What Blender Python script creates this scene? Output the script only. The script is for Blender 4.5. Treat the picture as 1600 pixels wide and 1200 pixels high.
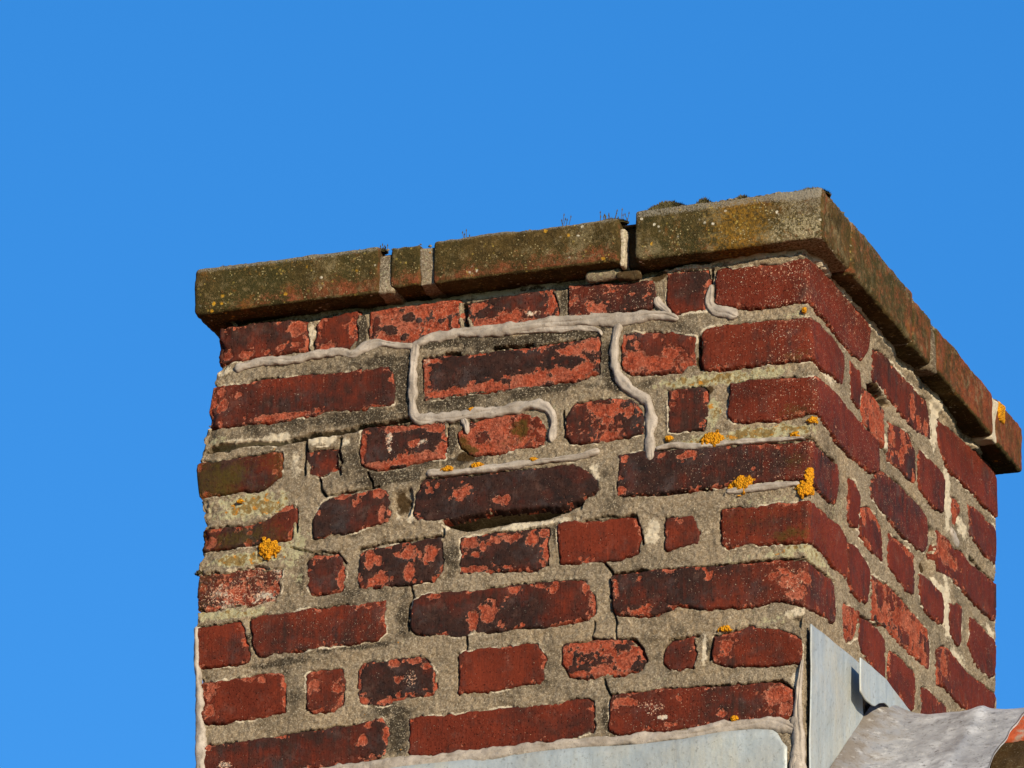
import bpy, math
import numpy as np
from mathutils import Vector, Matrix

# ------------------------------------------------------------------ camera, sky, sun, exposure
for o in list(bpy.data.objects): bpy.data.objects.remove(o)
S = bpy.context.scene
COL = S.collection
ZO = 5.02                                  # chimney datum above the ground
F_PX, PITCH, YAW, ROLL = 17945.35, 0.38391, -0.34767, 0.01457
CAM = np.array([3.88948, -11.74161, -3.41914 + ZO])
_cp, _sp = math.cos(PITCH), math.sin(PITCH)
FWD = np.array([math.sin(YAW)*_cp, math.cos(YAW)*_cp, _sp])
RGT = np.array([math.cos(YAW), -math.sin(YAW), 0.0])
UPV = np.cross(RGT, FWD)
_cr, _sr = math.cos(ROLL), math.sin(ROLL)
CX = _cr*RGT + _sr*UPV
CY = -_sr*RGT + _cr*UPV
cd = bpy.data.cameras.new('camera'); cam = bpy.data.objects.new('camera', cd); COL.objects.link(cam)
m = Matrix.Identity(4)
for i in range(3):
    m[i][0], m[i][1], m[i][2], m[i][3] = CX[i], CY[i], -FWD[i], CAM[i]
cam.matrix_world = m
cd.sensor_width = 36.0; cd.lens = 36.0*F_PX/1600.0; cd.clip_start = 0.1; cd.clip_end = 5000
S.camera = cam

SUN_EL, SUN_AZ = math.radians(14.0), math.radians(47.0)   # azimuth from the front wall's normal towards the side wall's
SD = Vector((math.sin(SUN_AZ)*math.cos(SUN_EL), -math.cos(SUN_AZ)*math.cos(SUN_EL), math.sin(SUN_EL)))
W = bpy.data.worlds.new('World'); S.world = W; W.use_nodes = True
wn, wl = W.node_tree.nodes, W.node_tree.links
wn.clear()
sky = wn.new('ShaderNodeTexSky'); sky.sky_type = 'NISHITA'; sky.sun_disc = False
sky.sun_elevation = SUN_EL; sky.sun_rotation = math.atan2(SD.x, SD.y)
sky.altitude = 0; sky.air_density = 1.0; sky.dust_density = 0.0; sky.ozone_density = 4.0
hs = wn.new('ShaderNodeHueSaturation'); hs.inputs['Saturation'].default_value = 1.245; hs.inputs['Hue'].default_value = 0.507
bg = wn.new('ShaderNodeBackground'); bg.inputs['Strength'].default_value = 0.110
wo = wn.new('ShaderNodeOutputWorld')
wl.new(sky.outputs[0], hs.inputs['Color']); wl.new(hs.outputs[0], bg.inputs[0]); wl.new(bg.outputs[0], wo.inputs[0])
sl = bpy.data.lights.new('sun', 'SUN'); sl.energy = 5.0; sl.angle = math.radians(0.5); sl.color = (1.0, 0.85, 0.63)
so = bpy.data.objects.new('sun', sl); COL.objects.link(so)
so.rotation_euler = SD.to_track_quat('Z', 'Y').to_euler(); so.location = (8, -8, 12)
S.view_settings.view_transform = 'Standard'; S.view_settings.look = 'None'
S.view_settings.gamma = 1.0; S.view_settings.exposure = 0.78; S.view_settings.use_curve_mapping = False

# ------------------------------------------------------------------ helpers
def sstep(a, b, x):
    t = np.clip((x-a)/(b-a), 0, 1); return t*t*(3-2*t)
def _hash(ix, iy, seed):
    h = (ix.astype(np.int64)*374761393 + iy.astype(np.int64)*668265263 + seed*144269) & 0xffffffff
    h = ((h ^ (h >> 13))*1274126177) & 0xffffffff
    h = ((h ^ (h >> 16))*2246822519) & 0xffffffff
    return ((h ^ (h >> 15)) & 0xffffff)/16777215.0
def vnoise(x, y, seed=0):
    ix, iy = np.floor(x), np.floor(y); fx, fy = x-ix, y-iy
    fx = fx*fx*fx*(fx*(fx*6-15)+10); fy = fy*fy*fy*(fy*(fy*6-15)+10)
    a = _hash(ix, iy, seed); b = _hash(ix+1, iy, seed); c = _hash(ix, iy+1, seed); d = _hash(ix+1, iy+1, seed)
    return (a*(1-fx)+b*fx)*(1-fy) + (c*(1-fx)+d*fx)*fy
def fbm(x, y, wl_, octv=4, seed=0, gain=0.5):
    """0..1 noise, first wavelength wl_ metres"""
    s = 0.0; amp = 1.0; tot = 0.0; k = 1.0/wl_
    for o in range(octv):
        s = s + amp*vnoise(x*k + 17.3*o, y*k - 9.1*o, seed+o*31); tot += amp; amp *= gain; k *= 2.03
    return s/tot
def px_ray(p):
    p = np.atleast_2d(np.asarray(p, float))
    return (p[:, 0:1]-800)*CX - (p[:, 1:2]-600)*CY + F_PX*FWD
def px_plane(p, ax, val):
    """pixel of the 1600x1200 photograph -> point on the wall plane it shows"""
    d = px_ray(p); t = (val-CAM[ax])/d[:, ax]
    return CAM + t[:, None]*d

# the stack: developed wall surface (t along the walls, z up).  t = x on the front, t = y on the side wall
T0 = -0.75; DEP = 0.738; RC = 0.006
_rowz = np.array([1.789-0.07458*r for r in range(0, 12)]) + ZO
XC = np.array([-.002, -.0024, .004, .0107, .0047, .0019, -.0016, -.0037, -.003, -.003, -.003, -.003])
XL = np.array([-.737, -.737, -.748, -.762, -.754, -.760, -.757, -.753, -.753, -.752, -.752, -.752]) - T0
def xc_of(z): return np.interp(z, _rowz[::-1], XC[::-1])
def xl_of(z): return np.interp(z, _rowz[::-1], XL[::-1])
def wc(t): return sstep(-0.10, 0.0, t)
def wlft(t): return 1.0 - sstep(T0, T0+0.12, t)
def P(t, z, h):
    """developed (t,z) and height h above the wall face -> world position"""
    t = np.asarray(t, float); z = np.asarray(z, float); h = np.asarray(h, float) + 0*t
    def mn(u): return np.where(u > RC, 0, np.where(u < -RC, u, -(RC-u)**2/(4*RC)))   # smooth min(u,0)
    def mx(u): return u - mn(u)
    a = mx(t-T0)            # distance run past the front left corner
    l = mx(T0-t)            # run along the left wall
    x = T0 + a - mx(t)      # front run stops at the corner
    y = mx(t) - mx(t-DEP) + l
    x = x - mx(t-DEP)
    # row by row shift of the two front corners, dying out along the walls
    xcz, xlz = xc_of(z), xl_of(z)
    x = x + xcz*np.where(t < 0, wc(t), np.exp(-np.clip(t, 0, None)/0.15))
    x = x + xlz*np.where(t > T0, wlft(t), np.exp(-np.clip(T0-t, 0, None)/0.25))
    def blend(u): return np.clip((u+RC)/(2*RC), 0, 1)
    bl, bf, bb = blend(t-T0), blend(t), blend(t-DEP)
    # wall directions: left (0,-1) front (1,0) side (0,1) back (-1,0)
    dx = bl*(1-bf) - bb
    dy = -(1-bl) + bf*(1-bb)
    n = np.sqrt(dx*dx+dy*dy)+1e-9
    nx, ny = dy/n, -dx/n
    return np.stack([x+nx*h, y+ny*h, z+0*t], -1)
def px_t(p):
    """pixels -> developed (t,z)"""
    p = np.atleast_2d(np.asarray(p, float))
    H = px_plane(p, 1, 0.0); x, z = H[:, 0], H[:, 2]
    t = x.copy()
    for _ in range(6): t = x - xc_of(z)*wc(t) - xl_of(z)*wlft(t)
    side = x > xc_of(z)
    val = np.zeros(len(p)); ts = np.zeros(len(p)); zs = z.copy()
    for _ in range(6):
        d = px_ray(p); k = (val-CAM[0])/d[:, 0]; Hs = CAM + k[:, None]*d
        ts, zs = Hs[:, 1], Hs[:, 2]; val = xc_of(zs)*np.exp(-np.clip(ts, 0, None)/0.15)
    return np.where(side, ts, t), np.where(side, zs, z)
def poly_sd(px, py, poly):
    """signed distance to a polygon, inside positive"""
    d2 = np.full(px.shape, 1e9); ins = np.zeros(px.shape, bool); n = len(poly)
    for i in range(n):
        ax, ay = poly[i]; bx, by = poly[(i+1) % n]
        ex, ey = bx-ax, by-ay; L = ex*ex+ey*ey+1e-15
        k = np.clip(((px-ax)*ex+(py-ay)*ey)/L, 0, 1)
        d2 = np.minimum(d2, (px-ax-k*ex)**2+(py-ay-k*ey)**2)
        c = (ay > py) != (by > py)
        with np.errstate(divide='ignore', invalid='ignore'):
            ins ^= c & (px < ex*(py-ay)/(by-ay if by != ay else 1e-12)+ax)
    d = np.sqrt(d2); return np.where(ins, d, -d)
def line_d(px, py, pts):
    d2 = np.full(px.shape, 1e9)
    for i in range(len(pts)-1):
        ax, ay = pts[i]; bx, by = pts[i+1]; ex, ey = bx-ax, by-ay; L = ex*ex+ey*ey+1e-15
        k = np.clip(((px-ax)*ex+(py-ay)*ey)/L, 0, 1)
        d2 = np.minimum(d2, (px-ax-k*ex)**2+(py-ay-k*ey)**2)
    return np.sqrt(d2)
def mesh_obj(name, V, Fq, mat, parent=None, fld=None, smooth=True, center=True):
    """one mesh object from numpy verts and faces (array n x 3/4, or list)"""
    V = np.asarray(V, float).reshape(-1, 3)
    c = (V.min(0)+V.max(0))/2 if center else np.zeros(3)
    if center: c[2] = V[:, 2].min()
    me = bpy.data.meshes.new(name)
    V2 = (V-c).astype(np.float32)
    if isinstance(Fq, np.ndarray):
        n, k = Fq.shape
        me.vertices.add(len(V2)); me.vertices.foreach_set('co', V2.ravel())
        me.loops.add(n*k); me.loops.foreach_set('vertex_index', Fq.astype(np.int32).ravel())
        me.polygons.add(n); me.polygons.foreach_set('loop_start', np.arange(0, n*k, k, dtype=np.int32))
        me.polygons.foreach_set('loop_total', np.full(n, k, np.int32))
        me.update(calc_edges=True)
    else:
        me.from_pydata(V2.tolist(), [], [list(map(int, f)) for f in Fq]); me.update()
    if smooth: me.polygons.foreach_set('use_smooth', np.ones(len(me.polygons), bool))
    if fld is not None:
        at = me.color_attributes.new('fld', 'FLOAT_COLOR', 'POINT')
        at.data.foreach_set('color', np.asarray(fld, np.float32).ravel())
    me.materials.append(mat)
    o = bpy.data.objects.new(name, me); COL.objects.link(o)
    o.location = c
    if parent is not None:
        o.parent = parent; o.location = Vector(c) - parent.location
    return o
def grid_faces(nr, nc, keep=None):
    i = np.arange(nr*nc).reshape(nr, nc)
    q = np.stack([i[:-1, :-1], i[:-1, 1:], i[1:, 1:], i[1:, :-1]], -1).reshape(-1, 4)
    if keep is not None: q = q[keep.ravel()]
    return q
def compact(V, Fq, fld=None):
    u, inv = np.unique(Fq.ravel(), return_inverse=True)
    return V[u], inv.reshape(Fq.shape), (fld[u] if fld is not None else None)
def empty(name, loc, label=None, cat=None, group=None):
    o = bpy.data.objects.new(name, None); COL.objects.link(o); o.location = loc
    o.empty_display_size = 0.1
    if label: o['label'] = label
    if cat: o['category'] = cat
    if group: o['group'] = group
    return o
def resample(pts, step):
    """Catmull-Rom through the points, then even spacing; extra columns ride along"""
    p = np.asarray(pts, float); n = len(p); out = []
    for i in range(n-1):
        p0, p1, p2, p3 = p[max(i-1, 0)], p[i], p[i+1], p[min(i+2, n-1)]
        for k in np.linspace(0, 1, 24, endpoint=False):
            out.append(0.5*((2*p1)+(-p0+p2)*k+(2*p0-5*p1+4*p2-p3)*k*k+(-p0+3*p1-3*p2+p3)*k**3))
    out.append(p[-1]); out = np.array(out)
    s = np.r_[0, np.cumsum(np.hypot(*(out[1:, :2]-out[:-1, :2]).T))]
    m_ = max(int(s[-1]/step), 4); q = np.linspace(0, s[-1], m_)
    return np.stack([np.interp(q, s, out[:, c]) for c in range(p.shape[1])], -1), q
# ------------------------------------------------------------------ materials
class N:
    """small node-tree writer"""
    def __init__(s, name):
        s.m = bpy.data.materials.new(name); s.m.use_nodes = True
        s.t = s.m.node_tree; s.t.nodes.clear()
        s.out = s.t.nodes.new('ShaderNodeOutputMaterial'); s.b = s.t.nodes.new('ShaderNodeBsdfPrincipled')
        s.t.links.new(s.b.outputs[0], s.out.inputs[0])
        g = s.t.nodes.new('ShaderNodeNewGeometry'); s.pos = g.outputs['Position']; s.nrm = g.outputs['Normal']
    def put(s, sock, v):
        if isinstance(v, bpy.types.NodeSocket): s.t.links.new(v, sock)
        elif isinstance(v, tuple) and len(v) == 3 and sock.type == 'RGBA': sock.default_value = (*v, 1)
        else: sock.default_value = v
    def math(s, op, a, b=0.0, c=None, clamp=False):
        n = s.t.nodes.new('ShaderNodeMath'); n.operation = op; n.use_clamp = clamp
        s.put(n.inputs[0], a); s.put(n.inputs[1], b)
        if c is not None: s.put(n.inputs[2], c)
        return n.outputs[0]
    def vec(s, sc, v=None):
        n = s.t.nodes.new('ShaderNodeVectorMath'); n.operation = 'MULTIPLY'
        s.put(n.inputs[0], v or s.pos); n.inputs[1].default_value = sc; return n.outputs[0]
    def noise(s, scale, detail=4, rough=0.55, v=None, dist=0.0):
        n = s.t.nodes.new('ShaderNodeTexNoise'); s.put(n.inputs['Vector'], v or s.pos)
        n.inputs['Scale'].default_value = scale; n.inputs['Detail'].default_value = detail
        n.inputs['Roughness'].default_value = rough; n.inputs['Distortion'].default_value = dist
        return n.outputs[0]
    def vor(s, scale, v=None, out='Distance'):
        n = s.t.nodes.new('ShaderNodeTexVoronoi'); s.put(n.inputs['Vector'], v or s.pos)
        n.inputs['Scale'].default_value = scale; return n.outputs[out]
    def map(s, v, a, b, c=0.0, d=1.0):
        n = s.t.nodes.new('ShaderNodeMapRange'); n.clamp = True
        for k, x in zip(range(5), (v, a, b, c, d)): s.put(n.inputs[k], x)
        return n.outputs[0]
    def mix(s, f, a, b, mode='MIX'):
        n = s.t.nodes.new('ShaderNodeMix'); n.data_type = 'RGBA'; n.blend_type = mode
        s.put(n.inputs[0], f); s.put(n.inputs[6], a); s.put(n.inputs[7], b); return n.outputs[2]
    def fld(s):
        a = s.t.nodes.new('ShaderNodeAttribute'); a.attribute_name = 'fld'
        p = s.t.nodes.new('ShaderNodeSeparateColor'); s.t.links.new(a.outputs['Color'], p.inputs[0])
        return p.outputs[0], p.outputs[1], p.outputs[2], a.outputs['Alpha']
    def sep(s, v=None):
        n = s.t.nodes.new('ShaderNodeSeparateXYZ'); s.put(n.inputs[0], v or s.pos); return n.outputs
    def rnd(s):
        n = s.t.nodes.new('ShaderNodeObjectInfo'); return n.outputs['Random']
    def fin(s, col, rough=0.8, spec=0.3, metal=0.0, bump=None, dist=0.001, strength=1.0):
        s.put(s.b.inputs['Base Color'], col); s.put(s.b.inputs['Roughness'], rough)
        s.put(s.b.inputs['Specular IOR Level'], spec); s.put(s.b.inputs['Metallic'], metal)
        if bump is not None:
            n = s.t.nodes.new('ShaderNodeBump'); n.inputs['Distance'].default_value = dist
            n.inputs['Strength'].default_value = strength; s.put(n.inputs['Height'], bump)
            s.t.links.new(n.outputs[0], s.b.inputs['Normal'])
        return s.m

def m_brick():
    k = N('fired_brick'); sp, dk, lm, ol = k.fld()
    big = k.noise(14, 3); mid = k.noise(70, 5, 0.62); fine = k.noise(420, 4, 0.68); rough = k.noise(230, 5, 0.75)
    streak = k.noise(1, 3, 0.6, v=k.vec((620, 620, 30)))
    streak2 = k.noise(1, 3, 0.6, v=k.vec((170, 170, 14)))
    d = k.math('ADD', dk, k.math('MULTIPLY_ADD', mid, 1.3, -0.65))
    d = k.math('ADD', d, k.math('MULTIPLY_ADD', streak2, 0.7, -0.35))
    d = k.map(d, 0.02, 0.60)
    red = k.mix(k.map(big, 0.35, 0.65), (0.055, 0.0115, 0.0068), (0.112, 0.0205, 0.0105))
    red = k.mix(k.map(k.rnd(), 0, 1, 0, 0.4), red, (0.140, 0.026, 0.0120))
    red = k.mix(k.map(streak, 0.38, 0.70, 0, 0.38), red, (0.065, 0.013, 0.009))
    red = k.mix(k.map(rough, 0.52, 0.72, 0, 0.45), red, (0.19, 0.042, 0.022))
    drk = k.mix(k.map(mid, 0.3, 0.7), (0.0105, 0.0088, 0.0090), (0.038, 0.0165, 0.0125))
    drk = k.mix(k.map(rough, 0.55, 0.75, 0, 0.35), drk, (0.060, 0.045, 0.042))
    drk = k.mix(k.map(k.noise(22, 6, 0.7), 0.52, 0.68, 0, 0.55), drk, (0.052, 0.044, 0.045))
    drk = k.mix(k.map(k.noise(26, 5, 0.6), 0.54, 0.70, 0, 0.6), drk, (0.072, 0.018, 0.012))
    face = k.mix(d, red, drk)
    face = k.mix(k.map(k.noise(34, 7, 0.75), 0.55, 0.74, 0, 0.30), face, (0.16, 0.095, 0.075))
    pit = k.map(k.noise(520, 3, 0.6), 0.62, 0.68)
    face = k.mix(k.math('MULTIPLY', pit, 0.75), face, (0.016, 0.006, 0.005))
    # spalled skin: raw brick, with a pale broken rim
    s2 = k.math('ADD', sp, k.math('MULTIPLY_ADD', rough, 1.3, -0.65))
    s2 = k.math('ADD', s2, k.math('MULTIPLY_ADD', k.noise(700, 2, 0.6), 0.16, -0.08))
    raw = k.mix(k.map(mid, 0.35, 0.65), (0.135, 0.023, 0.012), (0.30, 0.060, 0.028))
    raw = k.mix(k.map(k.noise(33, 4, 0.6), 0.45, 0.65, 0, 0.6), raw, (0.27, 0.095, 0.060))
    raw = k.mix(k.map(fine, 0.50, 0.68, 0, 0.85), raw, (0.36, 0.12, 0.075))
    raw = k.mix(k.map(k.noise(240, 5, 0.75), 0.50, 0.62, 0, 0.85), raw, (0.075, 0.018, 0.012))
    rim = k.math('MULTIPLY', k.map(s2, 0.42, 0.5), k.map(s2, 0.5, 0.64, 1, 0))
    c = k.mix(k.map(s2, 0.49, 0.51), face, raw)
    c = k.mix(k.math('MULTIPLY', rim, k.map(fine, 0.35, 0.6, 0.15, 0.85)), c, (0.45, 0.20, 0.135))
    # lime specks and dusting
    g1 = k.noise(330, 3, 0.7)
    c = k.mix(k.map(k.math('ADD', g1, k.math('MULTIPLY', lm, 0.19)), 0.745, 0.79, 0, 0.85), c, (0.45, 0.25, 0.165))
    g2 = k.noise(800, 1, 0.5)
    c = k.mix(k.map(k.math('ADD', g2, k.math('MULTIPLY', lm, 0.10)), 0.77, 0.81, 0, 0.9), c, (0.56, 0.47, 0.36))
    lr = k.math('ADD', lm, k.math('MULTIPLY_ADD', k.noise(150, 7, 0.8), 2.6, -1.3))
    c = k.mix(k.map(lr, 1.12, 1.5, 0, 0.8), c, (0.46, 0.42, 0.34))
    # olive algae, brown moss
    c = k.mix(k.map(k.math('ADD', ol, k.math('MULTIPLY_ADD', rough, 1.6, -0.8)), 0.3, 0.9, 0, 0.85), c, (0.050, 0.036, 0.008))
    h = k.math('ADD', k.math('MULTIPLY', fine, 0.6), k.math('MULTIPLY', streak, 0.30))
    h = k.math('ADD', h, k.math('MULTIPLY', k.map(s2, 0.46, 0.52), -1.1))
    h = k.math('ADD', h, k.math('MULTIPLY', k.math('MULTIPLY', k.noise(500, 3, 0.7), k.map(s2, 0.5, 0.52)), 1.2))
    h = k.math('SUBTRACT', h, k.math('MULTIPLY', pit, 0.8))
    r = k.map(s2, 0.48, 0.52, 0.58, 0.95)
    return k.fin(c, r, 0.025, bump=h, dist=0.0016)

def m_mortar():
    k = N('old_lime_mortar'); dk, pl, oc, ms = k.fld()
    big = k.noise(11, 4); mid = k.noise(55, 6, 0.65); fine = k.noise(300, 5, 0.75); sand = k.noise(1000, 3, 0.7)
    c = k.mix(k.map(mid, 0.32, 0.68), (0.105, 0.081, 0.053), (0.310, 0.248, 0.170))
    c = k.mix(k.map(big, 0.42, 0.66, 0, 0.6), c, (0.32, 0.235, 0.140))
    c = k.mix(k.map(k.noise(24, 6, 0.7), 0.53, 0.70, 0, 0.6), c, (0.20, 0.170, 0.130))
    c = k.mix(k.map(fine, 0.46, 0.62, 0, 0.6), c, (0.40, 0.335, 0.245))
    c = k.mix(k.map(k.noise(430, 3, 0.7), 0.50, 0.62, 0, 0.6), c, (0.075, 0.056, 0.036))
    c = k.mix(k.map(k.noise(60, 7, 0.78), 0.52, 0.66, 0, 0.5), c, (0.095, 0.070, 0.040))
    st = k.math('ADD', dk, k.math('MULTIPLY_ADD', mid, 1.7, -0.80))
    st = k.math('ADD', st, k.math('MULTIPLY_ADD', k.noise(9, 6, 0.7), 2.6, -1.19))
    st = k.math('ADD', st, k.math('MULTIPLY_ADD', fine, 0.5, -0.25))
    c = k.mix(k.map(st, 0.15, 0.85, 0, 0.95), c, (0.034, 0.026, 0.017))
    c = k.mix(k.map(k.noise(520, 3, 0.7), 0.55, 0.66, 0, 0.75), c, (0.47, 0.405, 0.30))
    c = k.mix(k.map(k.noise(850, 3, 0.7), 0.58, 0.67, 0, 0.6), c, (0.050, 0.039, 0.027))
    p2 = k.math('ADD', pl, k.math('MULTIPLY_ADD', fine, 1.7, -0.85))
    c = k.mix(k.map(p2, 0.42, 0.85, 0, 0.85), c, (0.56, 0.49, 0.37))
    crust = k.noise(190, 6, 0.78)
    c = k.mix(k.map(k.math('ADD', oc, k.math('MULTIPLY_ADD', crust, 3.2, -1.6)), 0.50, 0.70, 0, 0.85), c, (0.37, 0.35, 0.215))
    o2 = k.math('ADD', oc, k.math('MULTIPLY_ADD', k.noise(125, 6, 0.75), 3.4, -1.7))
    c = k.mix(k.map(o2, 0.92, 1.12, 0, 0.8), c, (0.17, 0.095, 0.014))
    o3 = k.math('ADD', k.math('MULTIPLY', oc, 0.16), k.noise(120, 3, 0.5))
    c = k.mix(k.map(o3, 0.775, 0.80, 0, 0.9), c, (0.42, 0.185, 0.022))
    c = k.mix(k.map(k.math('ADD', ms, k.math('MULTIPLY_ADD', fine, 1.8, -0.9)), 0.35, 0.7, 0, 0.93), c, (0.040, 0.021, 0.005))
    h = k.math('ADD', k.math('MULTIPLY', fine, 1.0), k.math('MULTIPLY', sand, 0.9))
    return k.fin(c, 0.95, 0.12, bump=h, dist=0.0024)

def m_coping():
    k = N('lichened_coping_brick'); wt, rd, yl, gr = k.fld()
    big = k.noise(9, 4, 0.6); mid = k.noise(45, 6, 0.7); fine = k.noise(220, 6, 0.75); tiny = k.noise(700, 3, 0.6)
    red = k.mix(k.map(mid, 0.3, 0.7), (0.085, 0.021, 0.010), (0.20, 0.050, 0.020))
    red = k.mix(k.map(fine, 0.5, 0.7, 0, 0.6), red, (0.25, 0.115, 0.055))
    red = k.mix(k.map(k.noise(1, 3, 0.6, v=k.vec((60, 60, 9))), 0.45, 0.65, 0, 0.7), red, (0.060, 0.034, 0.014))
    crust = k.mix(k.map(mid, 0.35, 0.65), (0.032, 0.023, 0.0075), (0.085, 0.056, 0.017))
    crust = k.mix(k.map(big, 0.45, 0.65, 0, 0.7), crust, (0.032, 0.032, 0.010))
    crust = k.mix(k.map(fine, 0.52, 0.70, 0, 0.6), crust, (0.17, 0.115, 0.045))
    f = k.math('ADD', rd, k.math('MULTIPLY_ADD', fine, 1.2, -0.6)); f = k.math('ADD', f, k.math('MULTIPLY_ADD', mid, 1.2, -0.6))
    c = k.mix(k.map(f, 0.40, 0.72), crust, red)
    c = k.mix(k.map(k.noise(70, 6, 0.8), 0.54, 0.66, 0, 0.55), c, (0.20, 0.15, 0.075))
    c = k.mix(k.map(k.noise(58, 6, 0.8), 0.55, 0.66, 0, 0.7), c, (0.014, 0.012, 0.005))
    c = k.mix(k.map(k.noise(21, 7, 0.8), 0.55, 0.64, 0, 0.55), c, (0.215, 0.175, 0.095))
    c = k.mix(k.map(k.noise(29, 7, 0.8), 0.57, 0.66, 0, 0.6), c, (0.21, 0.085, 0.018))
    y = k.math('ADD', yl, k.math('MULTIPLY_ADD', fine, 2.0, -1.0))
    c = k.mix(k.map(y, 0.40, 0.80, 0, 0.8), c, (0.22, 0.115, 0.012))
    w = k.math('ADD', wt, k.math('MULTIPLY_ADD', k.noise(290, 6, 0.8), 2.6, -1.3))
    c = k.mix(k.map(w, 0.5, 0.85, 0, 0.9), c, (0.33, 0.28, 0.17))
    c = k.mix(k.map(k.math('ADD', gr, k.math('MULTIPLY_ADD', tiny, 1.8, -0.9)), 0.45, 0.9, 0, 0.85), c, (0.22, 0.20, 0.16))
    dens = k.map(wt, 0.0, 0.14)
    def spots(sc, lo, hi, rr, col, c, f=0.95):
        vd = k.math('ADD', k.vor(sc), k.math('MULTIPLY_ADD', fine, 0.5, -0.25)); n = k.noise(sc*0.22, 3, 0.6)
        m_ = k.math('MULTIPLY', k.map(vd, rr*0.6, rr, 1, 0), k.map(n, lo, hi))
        return k.mix(k.math('MULTIPLY', k.math('MULTIPLY', m_, dens), f), c, col)
    c = spots(150, 0.50, 0.60, 0.26, (0.34, 0.25, 0.06), c, 0.7)
    c = spots(260, 0.50, 0.60, 0.26, (0.44, 0.37, 0.19), c, 0.7)
    c = spots(75, 0.60, 0.64, 0.22, (0.55, 0.29, 0.02), c)
    c = spots(95, 0.56, 0.60, 0.22, (0.55, 0.51, 0.40), c)
    h = k.math('ADD', k.math('MULTIPLY', fine, 1.1), k.math('MULTIPLY', tiny, 0.6))
    return k.fin(c, 0.95, 0.10, bump=h, dist=0.0036)

def m_sealant():
    k = N('grey_sealant')
    n = k.noise(40, 5, 0.6); f = k.noise(120, 4, 0.6)
    c = k.mix(k.map(n, 0.35, 0.65), (0.190, 0.162, 0.132), (0.305, 0.268, 0.228))
    c = k.mix(k.map(k.noise(95, 7, 0.8), 0.52, 0.66, 0, 0.7), c, (0.105, 0.085, 0.064))
    c = k.mix(k.map(k.noise(560, 3, 0.7), 0.63, 0.68, 0, 0.85), c, (0.035, 0.030, 0.024))
    c = k.mix(k.map(k.noise(75, 4, 0.7), 0.60, 0.72, 0, 0.6), c, (0.38, 0.34, 0.29))
    return k.fin(c, 0.60, 0.3, bump=f, dist=0.0012)

def m_lead(name, a, b, dirt, sc=1.0, rough=0.5):
    k = N(name)
    n = k.noise(13*sc, 5, 0.6); s = k.noise(1, 4, 0.6, v=k.vec((95*sc, 95*sc, 9*sc)))
    c = k.mix(k.map(s, 0.32, 0.68), a, b)
    c = k.mix(k.map(n, 0.46, 0.66, 0, 0.85), c, dirt)
    c = k.mix(k.map(k.noise(1, 5, 0.7, v=k.vec((26, 26, 3.2))), 0.50, 0.66, 0, 0.55), c, (0.33, 0.315, 0.25))
    c = k.mix(k.map(k.noise(1, 5, 0.7, v=k.vec((48, 48, 4))), 0.57, 0.68, 0, 0.5), c, (0.125, 0.135, 0.14))
    c = k.mix(k.map(k.noise(210*sc, 4, 0.7), 0.57, 0.66, 0, 0.55), c, tuple(x*0.45 for x in dirt))
    c = k.mix(k.map(k.noise(60*sc, 5, 0.7), 0.58, 0.75, 0, 0.22), c, (0.50, 0.50, 0.47))
    return k.fin(c, k.map(n, 0.3, 0.7, rough-0.08, rough+0.15), 0.4, metal=0.15,
                 bump=k.math('ADD', k.noise(26*sc, 3), k.math('MULTIPLY', k.noise(300, 3), 0.12)), dist=0.0032)

def m_saddle():
    k = N('weathered_lead'); x, y, z = k.sep()
    n = k.noise(34, 6, 0.7); sp = k.noise(170, 4, 0.7); b = k.noise(9, 4, 0.6)
    c = k.mix(k.map(n, 0.36, 0.62), (0.20, 0.205, 0.215), (0.42, 0.425, 0.43))
    c = k.mix(k.map(b, 0.48, 0.62, 0, 0.6), c, (0.20, 0.205, 0.215))
    c = k.mix(k.map(sp, 0.57, 0.66, 0, 0.75), c, (0.075, 0.070, 0.062))
    w = k.math('ADD', k.map(x, 0.0, 0.085, 1, 0), k.math('MULTIPLY_ADD', n, 2.4, -1.2))
    c = k.mix(k.map(w, 0.35, 0.95, 0, 0.85), c, (0.115, 0.092, 0.066))
    c = k.mix(k.map(k.noise(60, 5, 0.7), 0.58, 0.72, 0, 0.6), c, (0.52, 0.52, 0.51))
    return k.fin(c, k.map(n, 0.3, 0.7, 0.38, 0.62), 0.45, metal=0.2, bump=k.math('ADD', k.noise(40, 3), k.math('MULTIPLY', sp, 0.3)), dist=0.0018)

def m_lichen():
    k = N('orange_lichen'); v = k.vor(480); n = k.noise(120, 3)
    c = k.mix(k.map(v, 0.15, 0.65), (0.52, 0.26, 0.010), (0.26, 0.105, 0.004))
    c = k.mix(k.map(n, 0.4, 0.65, 0, 0.6), c, (0.50, 0.20, 0.006))
    return k.fin(c, 0.9, 0.1, bump=v, dist=0.002)

def m_moss():
    k = N('dry_moss'); n = k.noise(130, 4, 0.7)
    c = k.mix(k.map(n, 0.35, 0.65), (0.030, 0.026, 0.010), (0.085, 0.072, 0.035))
    return k.fin(c, 1.0, 0.05)

def m_grit():
    k = N('weathered_top_grit'); n = k.noise(160, 5, 0.7)
    c = k.mix(k.map(n, 0.35, 0.65), (0.035, 0.030, 0.019), (0.20, 0.175, 0.13))
    return k.fin(c, 1.0, 0.1, bump=n, dist=0.002)

def m_tile():
    k = N('clay_roof_tile'); n = k.noise(12, 4); f = k.noise(130, 5, 0.7)
    c = k.mix(k.map(n, 0.35, 0.65), (0.42, 0.085, 0.028), (0.30, 0.06, 0.024))
    c = k.mix(k.map(k.noise(45, 6, 0.7), 0.53, 0.66, 0, 0.85), c, (0.24, 0.21, 0.17))
    c = k.mix(k.map(f, 0.58, 0.72, 0, 0.7), c, (0.10, 0.035, 0.02))
    return k.fin(c, 0.85, 0.2, bump=f, dist=0.002)

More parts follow.
